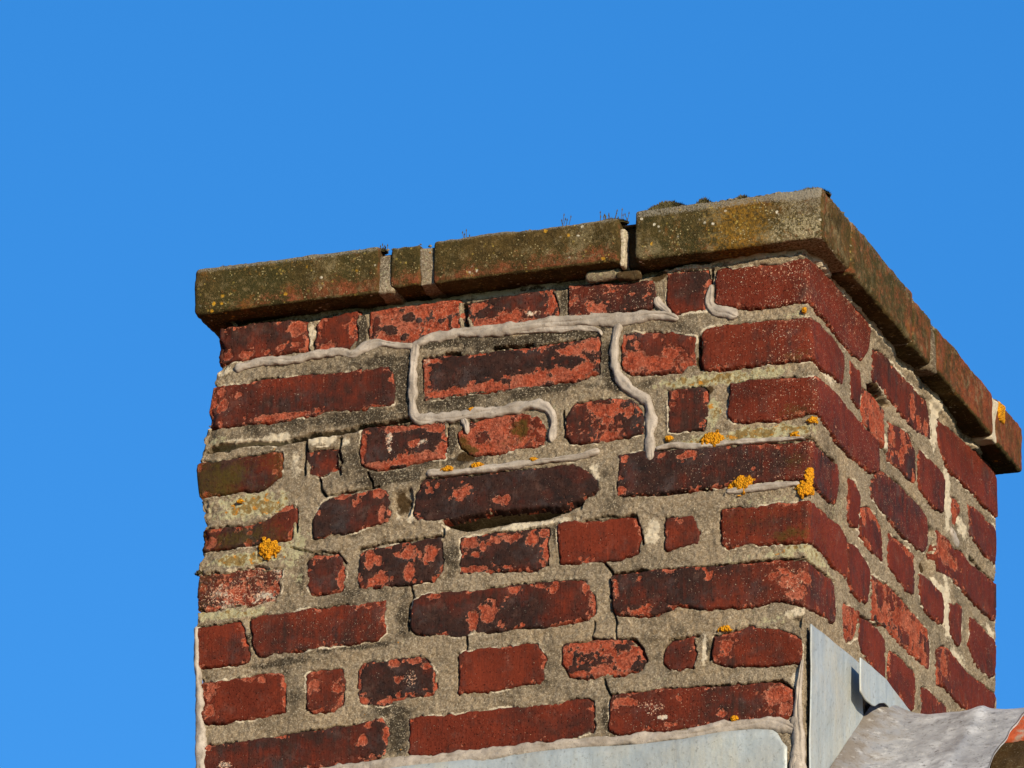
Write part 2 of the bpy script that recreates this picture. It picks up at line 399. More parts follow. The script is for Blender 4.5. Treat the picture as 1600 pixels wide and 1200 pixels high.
def m_plain(name, a, b, sc, rough=0.95, bd=0.01):
    k = N(name); n = k.noise(sc, 6, 0.65)
    return k.fin(k.mix(k.map(n, 0.3, 0.7), a, b), rough, 0.1, bump=n, dist=bd)

M = dict(brick=m_brick(), mortar=m_mortar(), coping=m_coping(), sealant=m_sealant(), lichen=m_lichen(), moss=m_moss(),
         grit=m_grit(), tile=m_tile(),
         zinc=m_lead('pale_blue_zinc', (0.22, 0.255, 0.27), (0.28, 0.315, 0.33), (0.26, 0.265, 0.245), 1.0, 0.5),
         lead=m_saddle(),
         render=m_plain('painted_render', (0.62, 0.60, 0.54), (0.70, 0.68, 0.62), 6),
         grass=m_plain('lawn', (0.05, 0.075, 0.02), (0.09, 0.11, 0.04), 3, 1.0, 0.05))
# ------------------------------------------------------------------ brick outlines as seen on the two walls (pixels; put on the wall planes below)
OUT = {}
def _o(n, s): OUT[n] = np.array([[float(v) for v in p.split(",")] for p in s.split()])
_o('F1a', '341,511 355,510 385,507 410,504 452,500 477,504 480,546 430,555 366,566 347,561 341,532')
_o('F1b', '497,505 502,497 555,487 557,535 545,544 492,548 492,535')
_o('F1c', '578,488 605,483 620,480 660,474 712,469 720,490 720,514 708,520 640,534 575,536')
_o('F1d', '731,475 760,466 861,451 870,470 870,492 837,506 740,517 731,495')
_o('F1e', '889,446 932,442 980,441 1021,438 1024,470 1017,480 940,492 889,496')
_o('F1f', '1040,425 1105,421 1106,435 1102,485 1055,489 1041,480')
_o('F1g', '1120,422 1152,417 1202,415 1240,407 1258,404 1269,410 1290,430 1302,444 1330,475 1350,497 1359,514 1360,522 1354,549 1346,566 1327,550 1315,537 1302,520 1294,505 1277,486 1262,471 1200,479 1165,480 1130,478 1118,472')
_o('F2a', '326,610 335,604 405,594 487,586 605,572 614,580 615,630 567,640 505,645 440,657 335,662 325,656')
_o('F2b', '659,560 720,554 840,541 934,526 936,550 934,582 897,594 775,610 661,625')
_o('F2c', '971,522 985,519 1050,519 1086,527 1088,570 1062,580 987,585 971,577')
_o('F2d', '1098,519 1105,513 1147,507 1202,501 1240,500 1267,497 1284,509 1299,524 1305,529 1312,542 1319,555 1319,570 1318,590 1316,602 1300,586 1290,580 1275,567 1266,562 1220,564 1170,572 1100,579 1096,562')
_o('F3a', '306,720 362,717 440,706 442,712 442,740 410,765 372,768 320,780 312,775 305,745')
_o('F3b', '477,702 530,695 530,733 498,746 480,742')
_o('F3c', '565,673 575,667 640,662 660,660 695,660 697,700 694,716 650,723 600,733 592,734 563,727')
_o('F3d', '735,658 812,645 842,649 850,670 850,695 785,707 740,709 718,700 716,675')
_o('F3e', '885,648 897,630 970,620 990,625 1002,640 1006,655 1005,677 978,683 930,690 895,691 882,680')
_o('F3f', '1044,610 1099,605 1105,612 1105,648 1098,670 1044,675')
_o('F3g', '1142,600 1170,596 1220,592 1270,589 1289,601 1305,615 1326,641 1344,660 1360,677 1372,692 1375,735 1362,740 1342,725 1321,704 1300,681 1282,654 1220,655 1170,660 1145,660 1137,650 1140,617')
_o('F4a', '314,803 320,800 337,812 385,820 420,810 442,790 460,784 464,795 464,812 452,845 380,852 318,861 312,840')
_o('F4b', '501,787 517,777 592,762 605,765 610,780 610,805 605,815 555,830 492,840 490,812')
_o('F4c', '650,770 662,750 750,740 895,725 922,735 934,752 934,767 912,778 862,792 850,791 775,797 725,806 692,812 647,812')
_o('F4d', '967,712 985,707 1120,697 1195,694 1245,690 1262,689 1274,694 1287,707 1295,719 1307,726 1310,740 1309,767 1305,787 1299,785 1287,775 1266,752 1245,750 1135,757 1107,762 1020,771 965,774')
_o('F5a', '304,895 325,893 360,890 397,886 440,888 440,920 430,937 380,946 310,952 305,930')
_o('F5b', '480,877 487,867 525,864 537,877 541,902 532,920 487,930 479,915')
_o('F5c', '561,865 570,857 640,847 689,839 690,890 675,907 600,917 565,920 557,905')
_o('F5d', '719,840 750,834 855,826 853,880 837,890 718,897')
_o('F5e', '871,820 882,815 992,810 1000,840 996,864 970,872 920,877 875,879')
_o('F5f', '1039,809 1082,806 1092,827 1092,850 1040,860')
_o('F5g', '1127,797 1170,792 1257,782 1265,782 1280,796 1292,808 1302,814 1316,829 1321,841 1324,881 1322,902 1309,891 1287,867 1270,849 1262,846 1182,850 1135,855 1127,848')
_o('F6a', '306,992 320,977 375,972 380,995 387,1020 387,1035 315,1044 306,1037')
_o('F6b', '391,967 405,962 530,947 602,939 602,987 590,1000 505,1012 405,1026 399,1020')
_o('F6c', '645,937 675,926 775,919 900,905 920,912 927,932 927,957 915,967 837,980 740,987 720,995 650,990 641,980')
_o('F6d', '956,902 982,896 1070,887 1157,882 1220,875 1252,877 1264,880 1277,892 1297,905 1302,915 1305,935 1306,959 1304,974 1282,960 1257,947 1220,939 1170,947 1095,952 1060,945 1027,960 965,961 957,940')
_o('F7a', '319,1080 325,1072 440,1051 445,1055 445,1112 405,1122 347,1131 320,1125 315,1112')
_o('F7b', '477,1052 487,1047 532,1045 537,1065 535,1100 520,1110 492,1112 480,1107')
_o('F7c', '559,1047 567,1036 630,1029 655,1026 672,1036 680,1045 682,1075 675,1086 637,1093 595,1101 560,1100 557,1075')
_o('F7d', '717,1025 727,1016 825,1006 840,1007 850,1025 850,1060 840,1066 775,1079 717,1081')
_o('F7e', '878,1005 920,1000 985,1000 1000,1017 1007,1032 997,1047 970,1055 920,1058 890,1057 878,1035')
_o('F7f', '1040,1012 1047,1002 1082,994 1086,1020 1084,1044 1047,1046 1037,1035')
_o('F7g', '1115,995 1145,986 1170,980 1215,982 1255,1000 1255,1035 1230,1037 1170,1039 1132,1041 1115,1032')
_o('F8a', '321,1169 380,1157 530,1136 595,1122 607,1137 606,1165 600,1180 540,1195 430,1206 320,1215')
_o('F8b', '637,1121 750,1112 917,1091 925,1100 926,1145 900,1152 775,1170 642,1182 637,1175 640,1145')
_o('F8c', '956,1086 1032,1077 1145,1071 1215,1066 1237,1077 1239,1112 1227,1122 1120,1132 1045,1141 965,1147 951,1140')
_o('R1b', '1366,546 1379,550 1402,576 1421,598 1446,626 1450,642 1454,674 1455,687 1448,685 1431,672 1412,652 1398,632 1384,612 1372,602 1364,594')
_o('R1c', '1467,656 1480,666 1507,689 1525,705 1547,727 1556,742 1560,750 1560,803 1556,809 1525,777 1500,751 1485,735 1470,710 1467,692')
_o('R2b', '1329,564 1337,570 1346,581 1347,607 1343,640 1330,624 1329,595')
_o('R2c', '1349,607 1358,613 1375,629 1382,643 1383,670 1382,697 1372,689 1360,673 1352,661 1347,640')
_o('R2d', '1390,660 1406,667 1421,678 1429,697 1432,716 1432,757 1415,741 1396,724 1390,717')
_o('R2e', '1436,703 1455,719 1473,738 1477,752 1477,780 1475,803 1456,789 1437,766 1435,735')
_o('R2f', '1487,774 1495,780 1502,786 1501,800 1497,812 1495,824 1489,820 1486,797')
_o('R2g', '1511,785 1522,792 1537,806 1555,824 1559,833 1560,865 1556,880 1547,877 1535,862 1526,848 1517,837 1516,814')
_o('R3b', '1372,738 1382,737 1402,755 1421,774 1440,793 1449,808 1450,830 1448,852 1443,866 1437,860 1419,845 1400,825 1387,809 1371,791 1363,777 1362,762 1366,748')
_o('R3c', '1465,827 1475,837 1485,845 1490,857 1507,864 1517,880 1532,891 1550,906 1559,914 1559,947 1557,972 1537,956 1520,937 1502,919 1487,904 1467,891 1464,872')
_o('R4b', '1329,748 1337,753 1345,772 1346,795 1343,826 1335,822 1327,811 1328,785')
_o('R4c', '1348,796 1360,794 1370,807 1377,820 1379,840 1379,862 1380,879 1365,865 1352,850 1345,838 1345,815')
_o('R4d', '1390,831 1402,842 1421,859 1429,870 1431,900 1431,931 1415,920 1400,897 1389,885')
_o('R4e', '1437,897 1447,902 1460,914 1472,925 1476,940 1477,977 1467,971 1450,957 1439,941')
_o('R4f', '1485,942 1496,941 1504,947 1504,979 1504,1007 1500,1009 1487,990 1486,966')
_o('R4g', '1516,962 1531,974 1552,996 1556,1004 1559,1029 1556,1056 1549,1060 1531,1044 1520,1025 1515,1006')
_o('R5b', '1326,847 1340,857 1352,874 1361,886 1362,906 1360,925 1356,942 1344,939 1330,920 1326,904 1325,875')
_o('R5c', '1363,899 1375,904 1390,917 1412,940 1427,956 1440,972 1451,985 1454,1002 1454,1046 1450,1049 1437,1031 1415,1011 1392,986 1380,976 1364,967 1362,952')
_o('R5d', '1464,1015 1475,1010 1485,1015 1495,1030 1512,1049 1531,1064 1550,1081 1556,1086 1557,1145 1535,1130 1509,1106 1487,1086 1479,1075 1467,1070 1465,1050')
_o('R6b', '1319,941 1327,946 1344,955 1341,977 1340,996 1331,1004 1322,1001 1321,987 1319,977')
_o('R6c', '1344,964 1355,970 1371,982 1384,1000 1385,1027 1385,1060 1371,1049 1355,1031 1345,1015 1342,996')
_o('R6d', '1391,1014 1399,1021 1415,1036 1430,1052 1431,1065 1431,1090 1430,1108 1425,1112 1400,1083 1388,1066 1390,1040')
_o('R6e', '1440,1076 1446,1074 1456,1081 1480,1105 1481,1150 1470,1148 1440,1125')
# look of each brick: dk darkness (left, right end), sp overall spalling, se edge spalling, lm lime specks, ol algae, pr proudness mm
BP = {
 'F1a': dict(dk=(.30, .30), se=.35), 'F1b': dict(dk=(.32, .3), se=.35), 'F1c': dict(dk=(.6, .5), sp=.62, lm=.45),
 'F1d': dict(dk=(.62, .6), se=.3), 'F1e': dict(dk=(.6, .3), sp=.42, lm=.55), 'F1f': dict(dk=(.15, .4), lm=.3, se=.2),
 'F1g': dict(dk=(.05, .05), lm=.75, pr=1.5), 'F2a': dict(dk=(.22, .5), se=.25, lm=.15), 'F2b': dict(dk=(.9, .75), se=.42),
 'F2c': dict(dk=(.75, .3), se=.4), 'F2d': dict(dk=(.1, .02), lm=.6, pr=1), 'F3a': dict(dk=(.5, .3), ol=.5, se=.15),
 'F3b': dict(dk=(.3, .4), pr=-5, se=.3), 'F3c': dict(dk=(.7, .75), se=.42), 'F3d': dict(dk=(.3, .3), sp=.72, lm=.3, ol=.2),
 'F3e': dict(dk=(.40, .5), sp=.30, se=.25), 'F3f': dict(dk=(.55, .65), se=.3), 'F3g': dict(dk=(.15, .0), lm=.65, pr=2),
 'F4a': dict(dk=(.5, .45), ol=.35, se=.25), 'F4b': dict(dk=(.85, .6), se=.3), 'F4c': dict(dk=(.85, .72), se=.2),
 'F4d': dict(dk=(.62, .25), lm=.55, se=.2, pr=1), 'F5a': dict(dk=(.45, .4), sp=.38, lm=.85, ol=.25, pr=-2.5, rough=3),
 'F5b': dict(dk=(.4, .55), se=.4), 'F5c': dict(dk=(.5, .62), se=.3), 'F5d': dict(dk=(.75, .7), se=.35), 'F5e': dict(dk=(.05, .12), lm=.1),
 'F5f': dict(dk=(.3, .32), lm=.1), 'F5g': dict(dk=(.05, .0), lm=.3, ol=.25, pr=1.2), 'F6a': dict(dk=(.0, .12), se=.1),
 'F6b': dict(dk=(.25, .2), lm=.35, ol=.1), 'F6c': dict(dk=(.5, .5), se=.28), 'F6d': dict(dk=(.62, .12), lm=.5, se=.25, pr=1),
 'F7a': dict(dk=(.15, .2), se=.25), 'F7b': dict(dk=(.25, .3), lm=.25, se=.3), 'F7c': dict(dk=(.8, .85), se=.45), 'F7d': dict(dk=(.02, .12)),
 'F7e': dict(dk=(.8, .8), sp=.26, se=.62), 'F7f': dict(dk=(.05, .05), se=.1), 'F7g': dict(dk=(.3, .12), lm=.3, se=.2),
 'F8a': dict(dk=(.2, .65), se=.2), 'F8b': dict(dk=(.08, .12), lm=.1), 'F8c': dict(dk=(.35, .05), lm=.4, se=.2),
 'R1b': dict(dk=(.1, .6), lm=.15, se=.2), 'R1c': dict(dk=(.05, .1), lm=.35), 'R2b': dict(dk=(0, 0), lm=.2), 'R2c': dict(dk=(.3, .3), sp=.45, se=.4),
 'R2d': dict(dk=(.4, .3), sp=.3), 'R2e': dict(dk=(.2, .1), lm=.4), 'R2f': dict(dk=(0, 0), sp=.5), 'R2g': dict(dk=(.05, .0), lm=.3),
 'R3b': dict(dk=(.25, .2), lm=.45, se=.2), 'R3c': dict(dk=(.05, .15), se=.3, lm=.2), 'R4b': dict(dk=(.05, .1)), 'R4c': dict(dk=(.1, .1), se=.5),
 'R4d': dict(dk=(.1, .15), se=.3), 'R4e': dict(dk=(.1, .1), lm=.2), 'R4f': dict(dk=(0, 0), lm=.35), 'R4g': dict(dk=(.05, .1), lm=.4),
 'R5b': dict(dk=(.02, .05), lm=.2), 'R5c': dict(dk=(.35, .3), sp=.55, se=.5, lm=.3, rough=2), 'R5d': dict(dk=(.15, .0), se=.4, lm=.3),
 'R6b': dict(dk=(.1, .1), sp=.4, lm=.4), 'R6c': dict(dk=(.1, .05), lm=.2), 'R6d': dict(dk=(.0, .05), lm=.2, se=.2), 'R6e': dict(dk=(.1, .1), lm=.2),
}
# bare patches where the fired skin has come off (pixel x, y, radii)
SPALL = [(463,513,11,13),(440,541,7,5),(385,553,16,6),(355,556,8,6),(462,538,8,4),(418,548,5,4),(502,506,5,9),(512,540,13,6),(540,510,3,3),(551,514,4,11),
 (745,478,15,6),(757,506,20,9),(790,499,22,11),(825,503,16,7),(862,475,7,15),(748,513,10,5),(806,490,9,9),(440,650,42,6),(350,632,8,12),(345,612,9,5),(372,616,6,6),(330,630,5,24),
 (700,613,44,7),(760,605,34,9),(830,593,34,12),(885,588,30,10),(915,573,14,9),(893,548,20,8),(922,540,14,13),(847,543,7,4),(668,565,14,5),(664,592,6,28),(925,590,10,12),(870,578,12,7),
 (990,565,19,17),(1030,566,27,12),(1050,552,13,11),(1075,570,13,8),(974,535,5,16),(1024,525,4,4),(985,526,6,4),(433,735,5,4),(322,772,6,6),(312,730,5,8),(484,706,4,4),(523,733,6,5),
 (640,666,42,6),(660,715,38,9),(588,728,20,6),(645,694,7,6),(568,700,5,24),(680,668,14,8),(690,700,8,10),(625,722,16,6),(1055,618,6,7),(1052,631,4,3),(1102,620,5,9),
 (330,846,10,11),(390,833,4,4),(390,846,5,5),(328,808,10,5),(456,838,5,10),(440,795,14,5),(535,775,13,4),(565,770,9,4),(597,768,9,7),(557,783,6,5),(597,803,5,13),(610,795,5,6),(588,768,5,6),
 (720,770,12,10),(782,781,17,6),(672,765,6,6),(667,756,4,4),(683,757,3,5),(793,779,6,6),(977,715,7,5),(972,766,7,5),(1080,708,9,5),(1035,712,6,4),(1178,732,3,4),(1070,713,12,4),
 (533,905,5,16),(635,866,11,9),(672,864,11,14),(578,872,7,15),(591,877,6,8),(595,905,13,10),(640,895,9,14),(735,848,13,11),(754,855,5,9),(741,866,6,4),(773,843,7,6),(800,840,17,7),(831,842,9,11),
 (742,888,20,5),(847,880,4,5),(795,884,6,3),(848,832,6,8),(765,892,10,3),(740,970,8,15),(765,958,14,14),(680,931,10,4),(803,922,9,6),(843,916,7,3),(915,917,6,9),(735,924,8,3),(862,920,6,7),
 (1109,900,6,8),(962,920,3,12),(1235,908,16,10),(1245,925,14,12),(1225,892,8,6),(1210,900,10,6),(1260,900,6,8),(1000,905,3,3),(1000,955,18,5),(330,1078,8,12),(326,1112,10,10),(408,1062,6,5),(336,1072,4,4),
 (490,1068,7,8),(525,1074,9,8),(484,1080,3,6),(620,1093,28,4),(566,1095,12,8),(680,1062,5,22),(617,1036,9,6),(622,1063,6,6),(622,1083,4,4),(560,1070,4,22),(650,1032,14,5),(668,1040,10,5),
 (918,1012,18,9),(885,1030,9,14),(975,1030,14,16),(940,1045,18,8),(990,1020,10,14),(900,1052,20,5),(930,1003,40,4),(567,1156,7,9),(575,1130,6,4),(604,1150,5,16),(326,1165,7,5),(1125,1115,8,5),(1063,1091,4,4),
 (1135,1010,9,10),(1045,1133,8,4),(1218,1085,22,14),(1228,1108,12,10),(975,1096,16,7),(1427,637,4,19),(1437,660,4,11),(1447,668,3,16),(1370,640,6,12),(1378,660,4,20),(1362,660,4,14),
 (1350,806,3,14),(1362,803,7,9),(1373,815,4,12),(1358,852,4,5),(1400,840,8,5),(1420,864,8,5),(1475,860,9,20),(1490,880,8,10),(1493,800,4,10),(1323,970,3,8),(1475,1035,6,20)]
DARKB = [(588,505,7,12),(640,495,10,6),(655,500,5,4),(610,515,14,8),(690,500,6,5),(632,525,8,5),(925,455,30,10),(960,462,10,5),(1000,470,8,5),(990,480,12,5)]      # skin left standing on spalled bricks
LIMEB = [(608,690,9,20,1.3),(660,690,12,7,1.3),(1137,845,9,9,1.4),(830,488,13,7,1.4),(1020,1105,25,14,1.0),(1035,1120,8,4,1.5),(345,925,38,14,1.1),(410,930,25,10,1.2),(1240,910,20,14,.9),(560,480,1,1,.1),(1150,910,1,1,.1),(640,1060,10,14,.9),(350,1195,12,8,1.2),(660,565,18,4,1.2)]
OLIVB = [(355,745,30,25,.7),(375,840,40,14,.6),(815,672,18,14,.9),(727,703,18,10,1.4),(800,690,40,8,.4),(1235,835,30,14,.7),(725,690,10,12,.8),(1245,560,25,14,.5),(1245,640,25,16,.5),(1245,720,20,16,.45)]
KX, KX2, KZ = .00079, .0025, .00079
def blobs(lst, T, Z, warp=0.42, seed=5):
    """largest 1-r of the ellipses, edges broken by noise"""
    q = np.full(T.shape, -9.0)
    nz = (fbm(T, Z, .011, 5, seed, .62)-.5)*1.9*warp
    tc, zc = px_t([(b[0], b[1]) for b in lst])
    T, Z = (T + (fbm(T, Z, .010, 4, seed+50, .6)-.5)*.007, Z + (fbm(T, Z, .010, 4, seed+60, .6)-.5)*.006)
    for b_, t, z in zip(lst, tc, zc):
        kx = KX if t < 0 else KX2
        rx, rz = b_[2]*kx, b_[3]*KZ
        if t-2*rx > T.max() or t+2*rx < T.min() or z-2*rz > Z.max() or z+2*rz < Z.min(): continue
        v = 1-np.sqrt(((T-t)/rx)**2+((Z-z)/rz)**2)
        q = np.maximum(q, (v+nz) if len(b_) < 5 else b_[4]*sstep(-.35, .6, v+nz*1.4))
    return q

chimney = empty('brick_chimney', (-0.37, 0.37, 1.0+ZO), 'weathered red brick chimney stack with cracked mortar and a projecting brick coping', 'chimney')

def rag(T, Z):   # ragged brick edge
    return (fbm(T, Z, .018, 4, 77, .6)-.5)*.0058 + (fbm(T, Z, .0042, 2, 78)-.5)*.0022
POLY = {}
for n, a in OUT.items():
    t, z = px_t(a)
    if n[0] == 'F' and n[2] == 'a':                       # end bricks turn the left corner
        L = 0.232 if n in ('F1a', 'F3a', 'F4a', 'F5a', 'F6a', 'F7a') else 0.108
        t = np.where(t < T0+0.035, T0-L, t)
    POLY[n] = np.stack([t, z], -1)
# left wall (seen only edge-on): plain courses, and the course below the frame
rs = np.random.RandomState(4)
for r in range(1, 11):
    zc = 1.789-0.07458*r+ZO
    u = 0.244 if r in (1, 3, 4, 5, 6, 7) else 0.12
    if r > 8: u = 0.002
    k = 0
    while u < 0.70:
        L = 0.228 if (r % 2 == 1) or r > 8 else 0.108
        L = min(L, 0.735-u)
        if L > .04:
            jj = rs.uniform(-.002, .002, 8)
            POLY['L%d%s' % (r, chr(97+k))] = np.array([(T0-u-L+jj[0], zc+.026+jj[1]), (T0-u+jj[2], zc+.027+jj[3]), (T0-u+jj[4], zc-.027+jj[5]), (T0-u-L+jj[6], zc-.027+jj[7])])
        u += L+.014; k += 1
for r, spans in ((9, ((-.745, -.53),)),):
    zc = 1.789-0.07458*r+ZO
    for k, (a, b_) in enumerate(spans): POLY['F%d%s' % (r, 'bcde'[k])] = np.array([(a, zc+.027), (b_, zc+.026), (b_+.001, zc-.027), (a, zc-.027)])

def brick_h(n, T, Z):
    poly = POLY[n]; prm = BP.get(n, dict(dk=(.15, .2), se=.1, lm=.2)); seed = (sum(map(ord, n))*7) % 997
    sd = poly_sd(T, Z, poly) + rag(T, Z)
    tc, zc = poly.mean(0); rg = np.random.RandomState(seed)
    r = .0015
    dd = np.clip(sd, 0, r)
    h = np.where(sd > 0, -(r-np.sqrt(np.clip(r*r-(r-dd)**2, 0, None))), -r+sd*2.2)
    lo, hi = poly[:, 0].min(), poly[:, 0].max(); fr = np.clip((T-max(lo, T0))/(min(hi, DEP)-max(lo, T0)), 0, 1)
    pr = prm.get('pr', rg.uniform(-.9, .6))*.001
    h = h + pr + (T-tc)*rg.uniform(-.008, .008) + (Z-zc)*rg.uniform(-.03, .03)
    h = h + (fbm(T, Z, .045, 3, seed)-.5)*.0022*prm.get('rough', 1) + (fbm(T, Z, .006, 3, seed+9)-.5)*.0005*prm.get('rough', 1)
    h = h - .007*sstep(.50, .72, fbm(T, Z, .022, 4, 411))*np.exp(-((T-T0)/.011)**2)
    # spall
    q = blobs(SPALL, T, Z)
    n1 = fbm(T, Z, .020, 5, seed+3, .66); n2 = fbm(T, Z, .014, 5, seed+8, .66)
    if prm.get('sp', 0): q = np.maximum(q, (n1-(.74-prm['sp']*.5))*5)
    se = prm.get('se', 0)
    q = np.maximum(q, (n2-.62)*5 + (se*1.05-.15) - sd/.0042*.62)
    q = np.maximum(q, (fbm(T, Z, .007, 4, seed+31, .6)-.63)*5 + np.minimum(0, (q+.55))*1.2)
    q = np.minimum(q, 1.0)
    q = np.minimum(q, -blobs(DARKB, T, Z, .5, 11)) if prm.get('sp', 0) else q
    S_ = sstep(-.10, .12, q)
    h = h - S_*.0013 + S_*(fbm(T, Z, .005, 3, seed+21)-.5)*.0016
    dk = prm['dk'][0]*(1-fr)+prm['dk'][1]*fr + (fbm(T, Z, .05, 4, seed+5)-.5)*1.0
    lm = prm.get('lm', 0)*(.55+.8*fbm(T, Z, .03, 3, seed+6)) + np.where(sd < .004, .25*fbm(T, Z, .015, 2, 91), 0)
    lm = np.maximum(lm, blobs(LIMEB, T, Z, .6, 13))
    if n[0] == 'F' and hi > -.01: lm = lm*(.6+.45*sstep(-.12, -.01, T)*(1-.6*sstep(.0, .02, T)))
    ol = np.maximum(prm.get('ol', 0)*fbm(T, Z, .04, 3, seed+7)*1.6, blobs(OLIVB, T, Z, .5, 15))
    if n[0] == 'F' and n[1] in '34567' and lo < T0: ol = ol + .25*sstep(T0+.06, T0, T)
    return sd, h, np.stack([np.clip(.5+q*.9, 0, 1), np.clip(dk, 0, 1.4), np.clip(lm, 0, 1.5), np.clip(ol, 0, 1.4)], -1)

for n in POLY:
    poly = POLY[n]
    t0, t1, z0, z1 = poly[:, 0].min()-.006, poly[:, 0].max()+.006, poly[:, 1].min()-.006, poly[:, 1].max()+.006
    side = t0 > 0.01; lft = t1 < T0-.01
    dt, dz = (.0022, .0015) if side else ((.008, .005) if lft else (.0014, .0014))
    tt = np.arange(t0, t1+dt, dt)
    if n[0] == 'F' and t0 < T0-.05: tt = np.r_[np.arange(t0, T0-.03, .006), np.arange(T0-.03, t1+dt, dt)]
    zz = np.arange(z0, z1+dz, dz)
    T, Z = np.meshgrid(tt, zz)
    sd, h, fld = brick_h(n, T, Z)
    V = P(T, Z, np.clip(h, -.012, .02))
    k = sd > -.0032
    keep = k[:-1, :-1] | k[1:, :-1] | k[:-1, 1:] | k[1:, 1:]
    V, Fq, fl = compact(V.reshape(-1, 3), grid_faces(len(zz), len(tt), keep), fld.reshape(-1, 4))
    # body of the brick behind its face
    a, b_ = poly[:, 0].min()+.008, poly[:, 0].max()-.008
    if a < T0 < b_: (a, b_) = (T0+.012, b_) if n[2] == 'a' and n[0] == 'F' and b_-T0 > .06 else (a, T0-.012)
    if a < 0 < b_: (a, b_) = (a, -.012) if -a > b_ else (.012, b_)
    zl, zh = np.percentile(poly[:, 1], 25)+.003, np.percentile(poly[:, 1], 75)-.003
    bt = np.array([a, b_, b_, a]*2); bz = np.array([zl, zl, zh, zh]*2); bh = np.array([-.007]*4+[-.085]*4)
    k0 = len(V); V = np.vstack([V, P(bt, bz, bh)]); fl = np.vstack([fl, np.tile([[0, .3, 0, 0]], (8, 1))])
    Fq = np.vstack([Fq, k0+np.array([[0, 1, 2, 3], [7, 6, 5, 4], [0, 4, 5, 1], [1, 5, 6, 2], [2, 6, 7, 3], [3, 7, 4, 0]])])
    mesh_obj('brick', V, Fq, M['brick'], chimney, fl)

# ------------------------------------------------------------------ mortar: one weathered skin with joints, cracks and holes
CRACK = [('322,703 345,702 380,692 440,692 475,684 490,678 530,676 560,668 600,661 640,655', 2.3), ('477,690 476,715 477,740', 1.5), ('531,685 531,740', 1.2),
 ('497,746 500,765 509,774 560,765 592,759', 1.1), ('573,735 579,750 580,760', .8), ('452,853 470,860 495,862 525,863 540,880', .8), ('562,858 600,848 650,842 691,837 693,815', 1.3),
 ('641,915 645,930 637,945 636,985', 1.0), ('945,877 955,895 953,930 960,960 962,1000', .9), ('956,898 1000,892 1080,886 1150,882 1200,876 1245,872 1265,878 1285,893 1305,909', 1.5),
 ('1247,685 1262,683 1285,703 1300,718 1308,725', 1.5), ('925,998 960,1000 990,999 1003,1015 1010,1032', 1.4), ('923,1000 930,970', .6), ('952,1085 1000,1083 1040,1076 1100,1072 1180,1069 1220,1064 1240,1077', 1.1),
 ('944,1060 952,1085', .9), ('716,1020 716,1085', .7), ('729,995 729,1015', .8), ('915,813 940,807 970,807 993,804 994,812 1002,830 1004,850', 1.0), ('465,800 463,830', .9), ('695,554 716,551', 1.9), ('772,544 830,537', 2.0),
 ('1516,870 1532,887 1547,901 1560,913', 1.7), ('1344,962 1359,969 1375,978', 1.2), ('1092,528 1094,577', 1.8), ('985,774 1020,772 1060,769 1110,763', 1.0), ('1240,588 1200,592 1150,599', .6), ('1112,480 1112,420', 1.2),
 ('300,900 330,905 340,895', .8), ('716,660 700,662 697,705', .6), ('880,640 884,680 890,692', .9), ('1045,1000 1090,993', .7), ('1116,995 1110,1030', 1.6), ('1373,697 1382,700 1395,722', 1.0), ('1330,822 1336,826', 1.2)]
HOLE = [('721,470 731,474 731,510 722,513', .020, None), ('612,768 640,760 645,775 642,800 635,812 618,805', .006, None),
 ('693,812 727,806 775,797 850,791 912,778 909,795 880,807 850,817 800,822 725,836 697,829', .050, '690,830 725,838 800,824 850,819 880,809 909,797'),
 ('1356,599 1366,598 1380,612 1396,634 1390,641 1375,629 1360,613', .013, None), ('1438,882 1450,862 1463,838 1464,890 1462,906 1450,898 1440,894', .012, None), ('1450,812 1464,827 1463,840 1452,850', .007, None),
 ('965,413 1030,404 1100,394 1108,410 1040,420 1003,434', .009, None), ('322,698 345,693 366,690 358,705 326,705', .020, None), ('1358,968 1368,973 1384,978 1372,981', .01, None), ('1107,1000 1114,998 1110,1035 1106,1032', .006, None), ('1232,963 1254,962 1254,985 1240,978', .006, None), ('985,860 1038,855 1034,862 1015,866', .0, None)]
def pp(s): return [tuple(float(v) for v in q.split(',')) for q in s.split()]
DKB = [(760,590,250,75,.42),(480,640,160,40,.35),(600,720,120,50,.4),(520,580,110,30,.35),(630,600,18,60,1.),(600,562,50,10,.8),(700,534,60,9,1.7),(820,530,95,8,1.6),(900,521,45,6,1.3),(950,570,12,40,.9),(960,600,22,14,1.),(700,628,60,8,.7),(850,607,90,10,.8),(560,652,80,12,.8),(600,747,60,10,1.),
 (720,717,40,9,.7),(600,1110,60,12,.6),(630,960,12,40,.6),(620,1140,20,32,.9),(705,870,12,30,.6),(704,690,8,22,1.5),(566,520,8,30,1.3),(880,465,6,20,1.1),(500,494,60,6,.9),(420,500,50,5,1.1),(870,830,10,20,.7),(960,945,10,30,.5),(560,1010,60,6,.7),(440,1035,60,6,.6),(1000,600,30,10,.5),(960,800,20,30,.3),(560,830,70,10,.4),(800,960,80,6,.3),(950,1120,12,30,.7),(390,1000,5,20,.7),(470,900,6,30,.4),(1105,1010,6,20,.7),(1420,690,20,20,.5)]
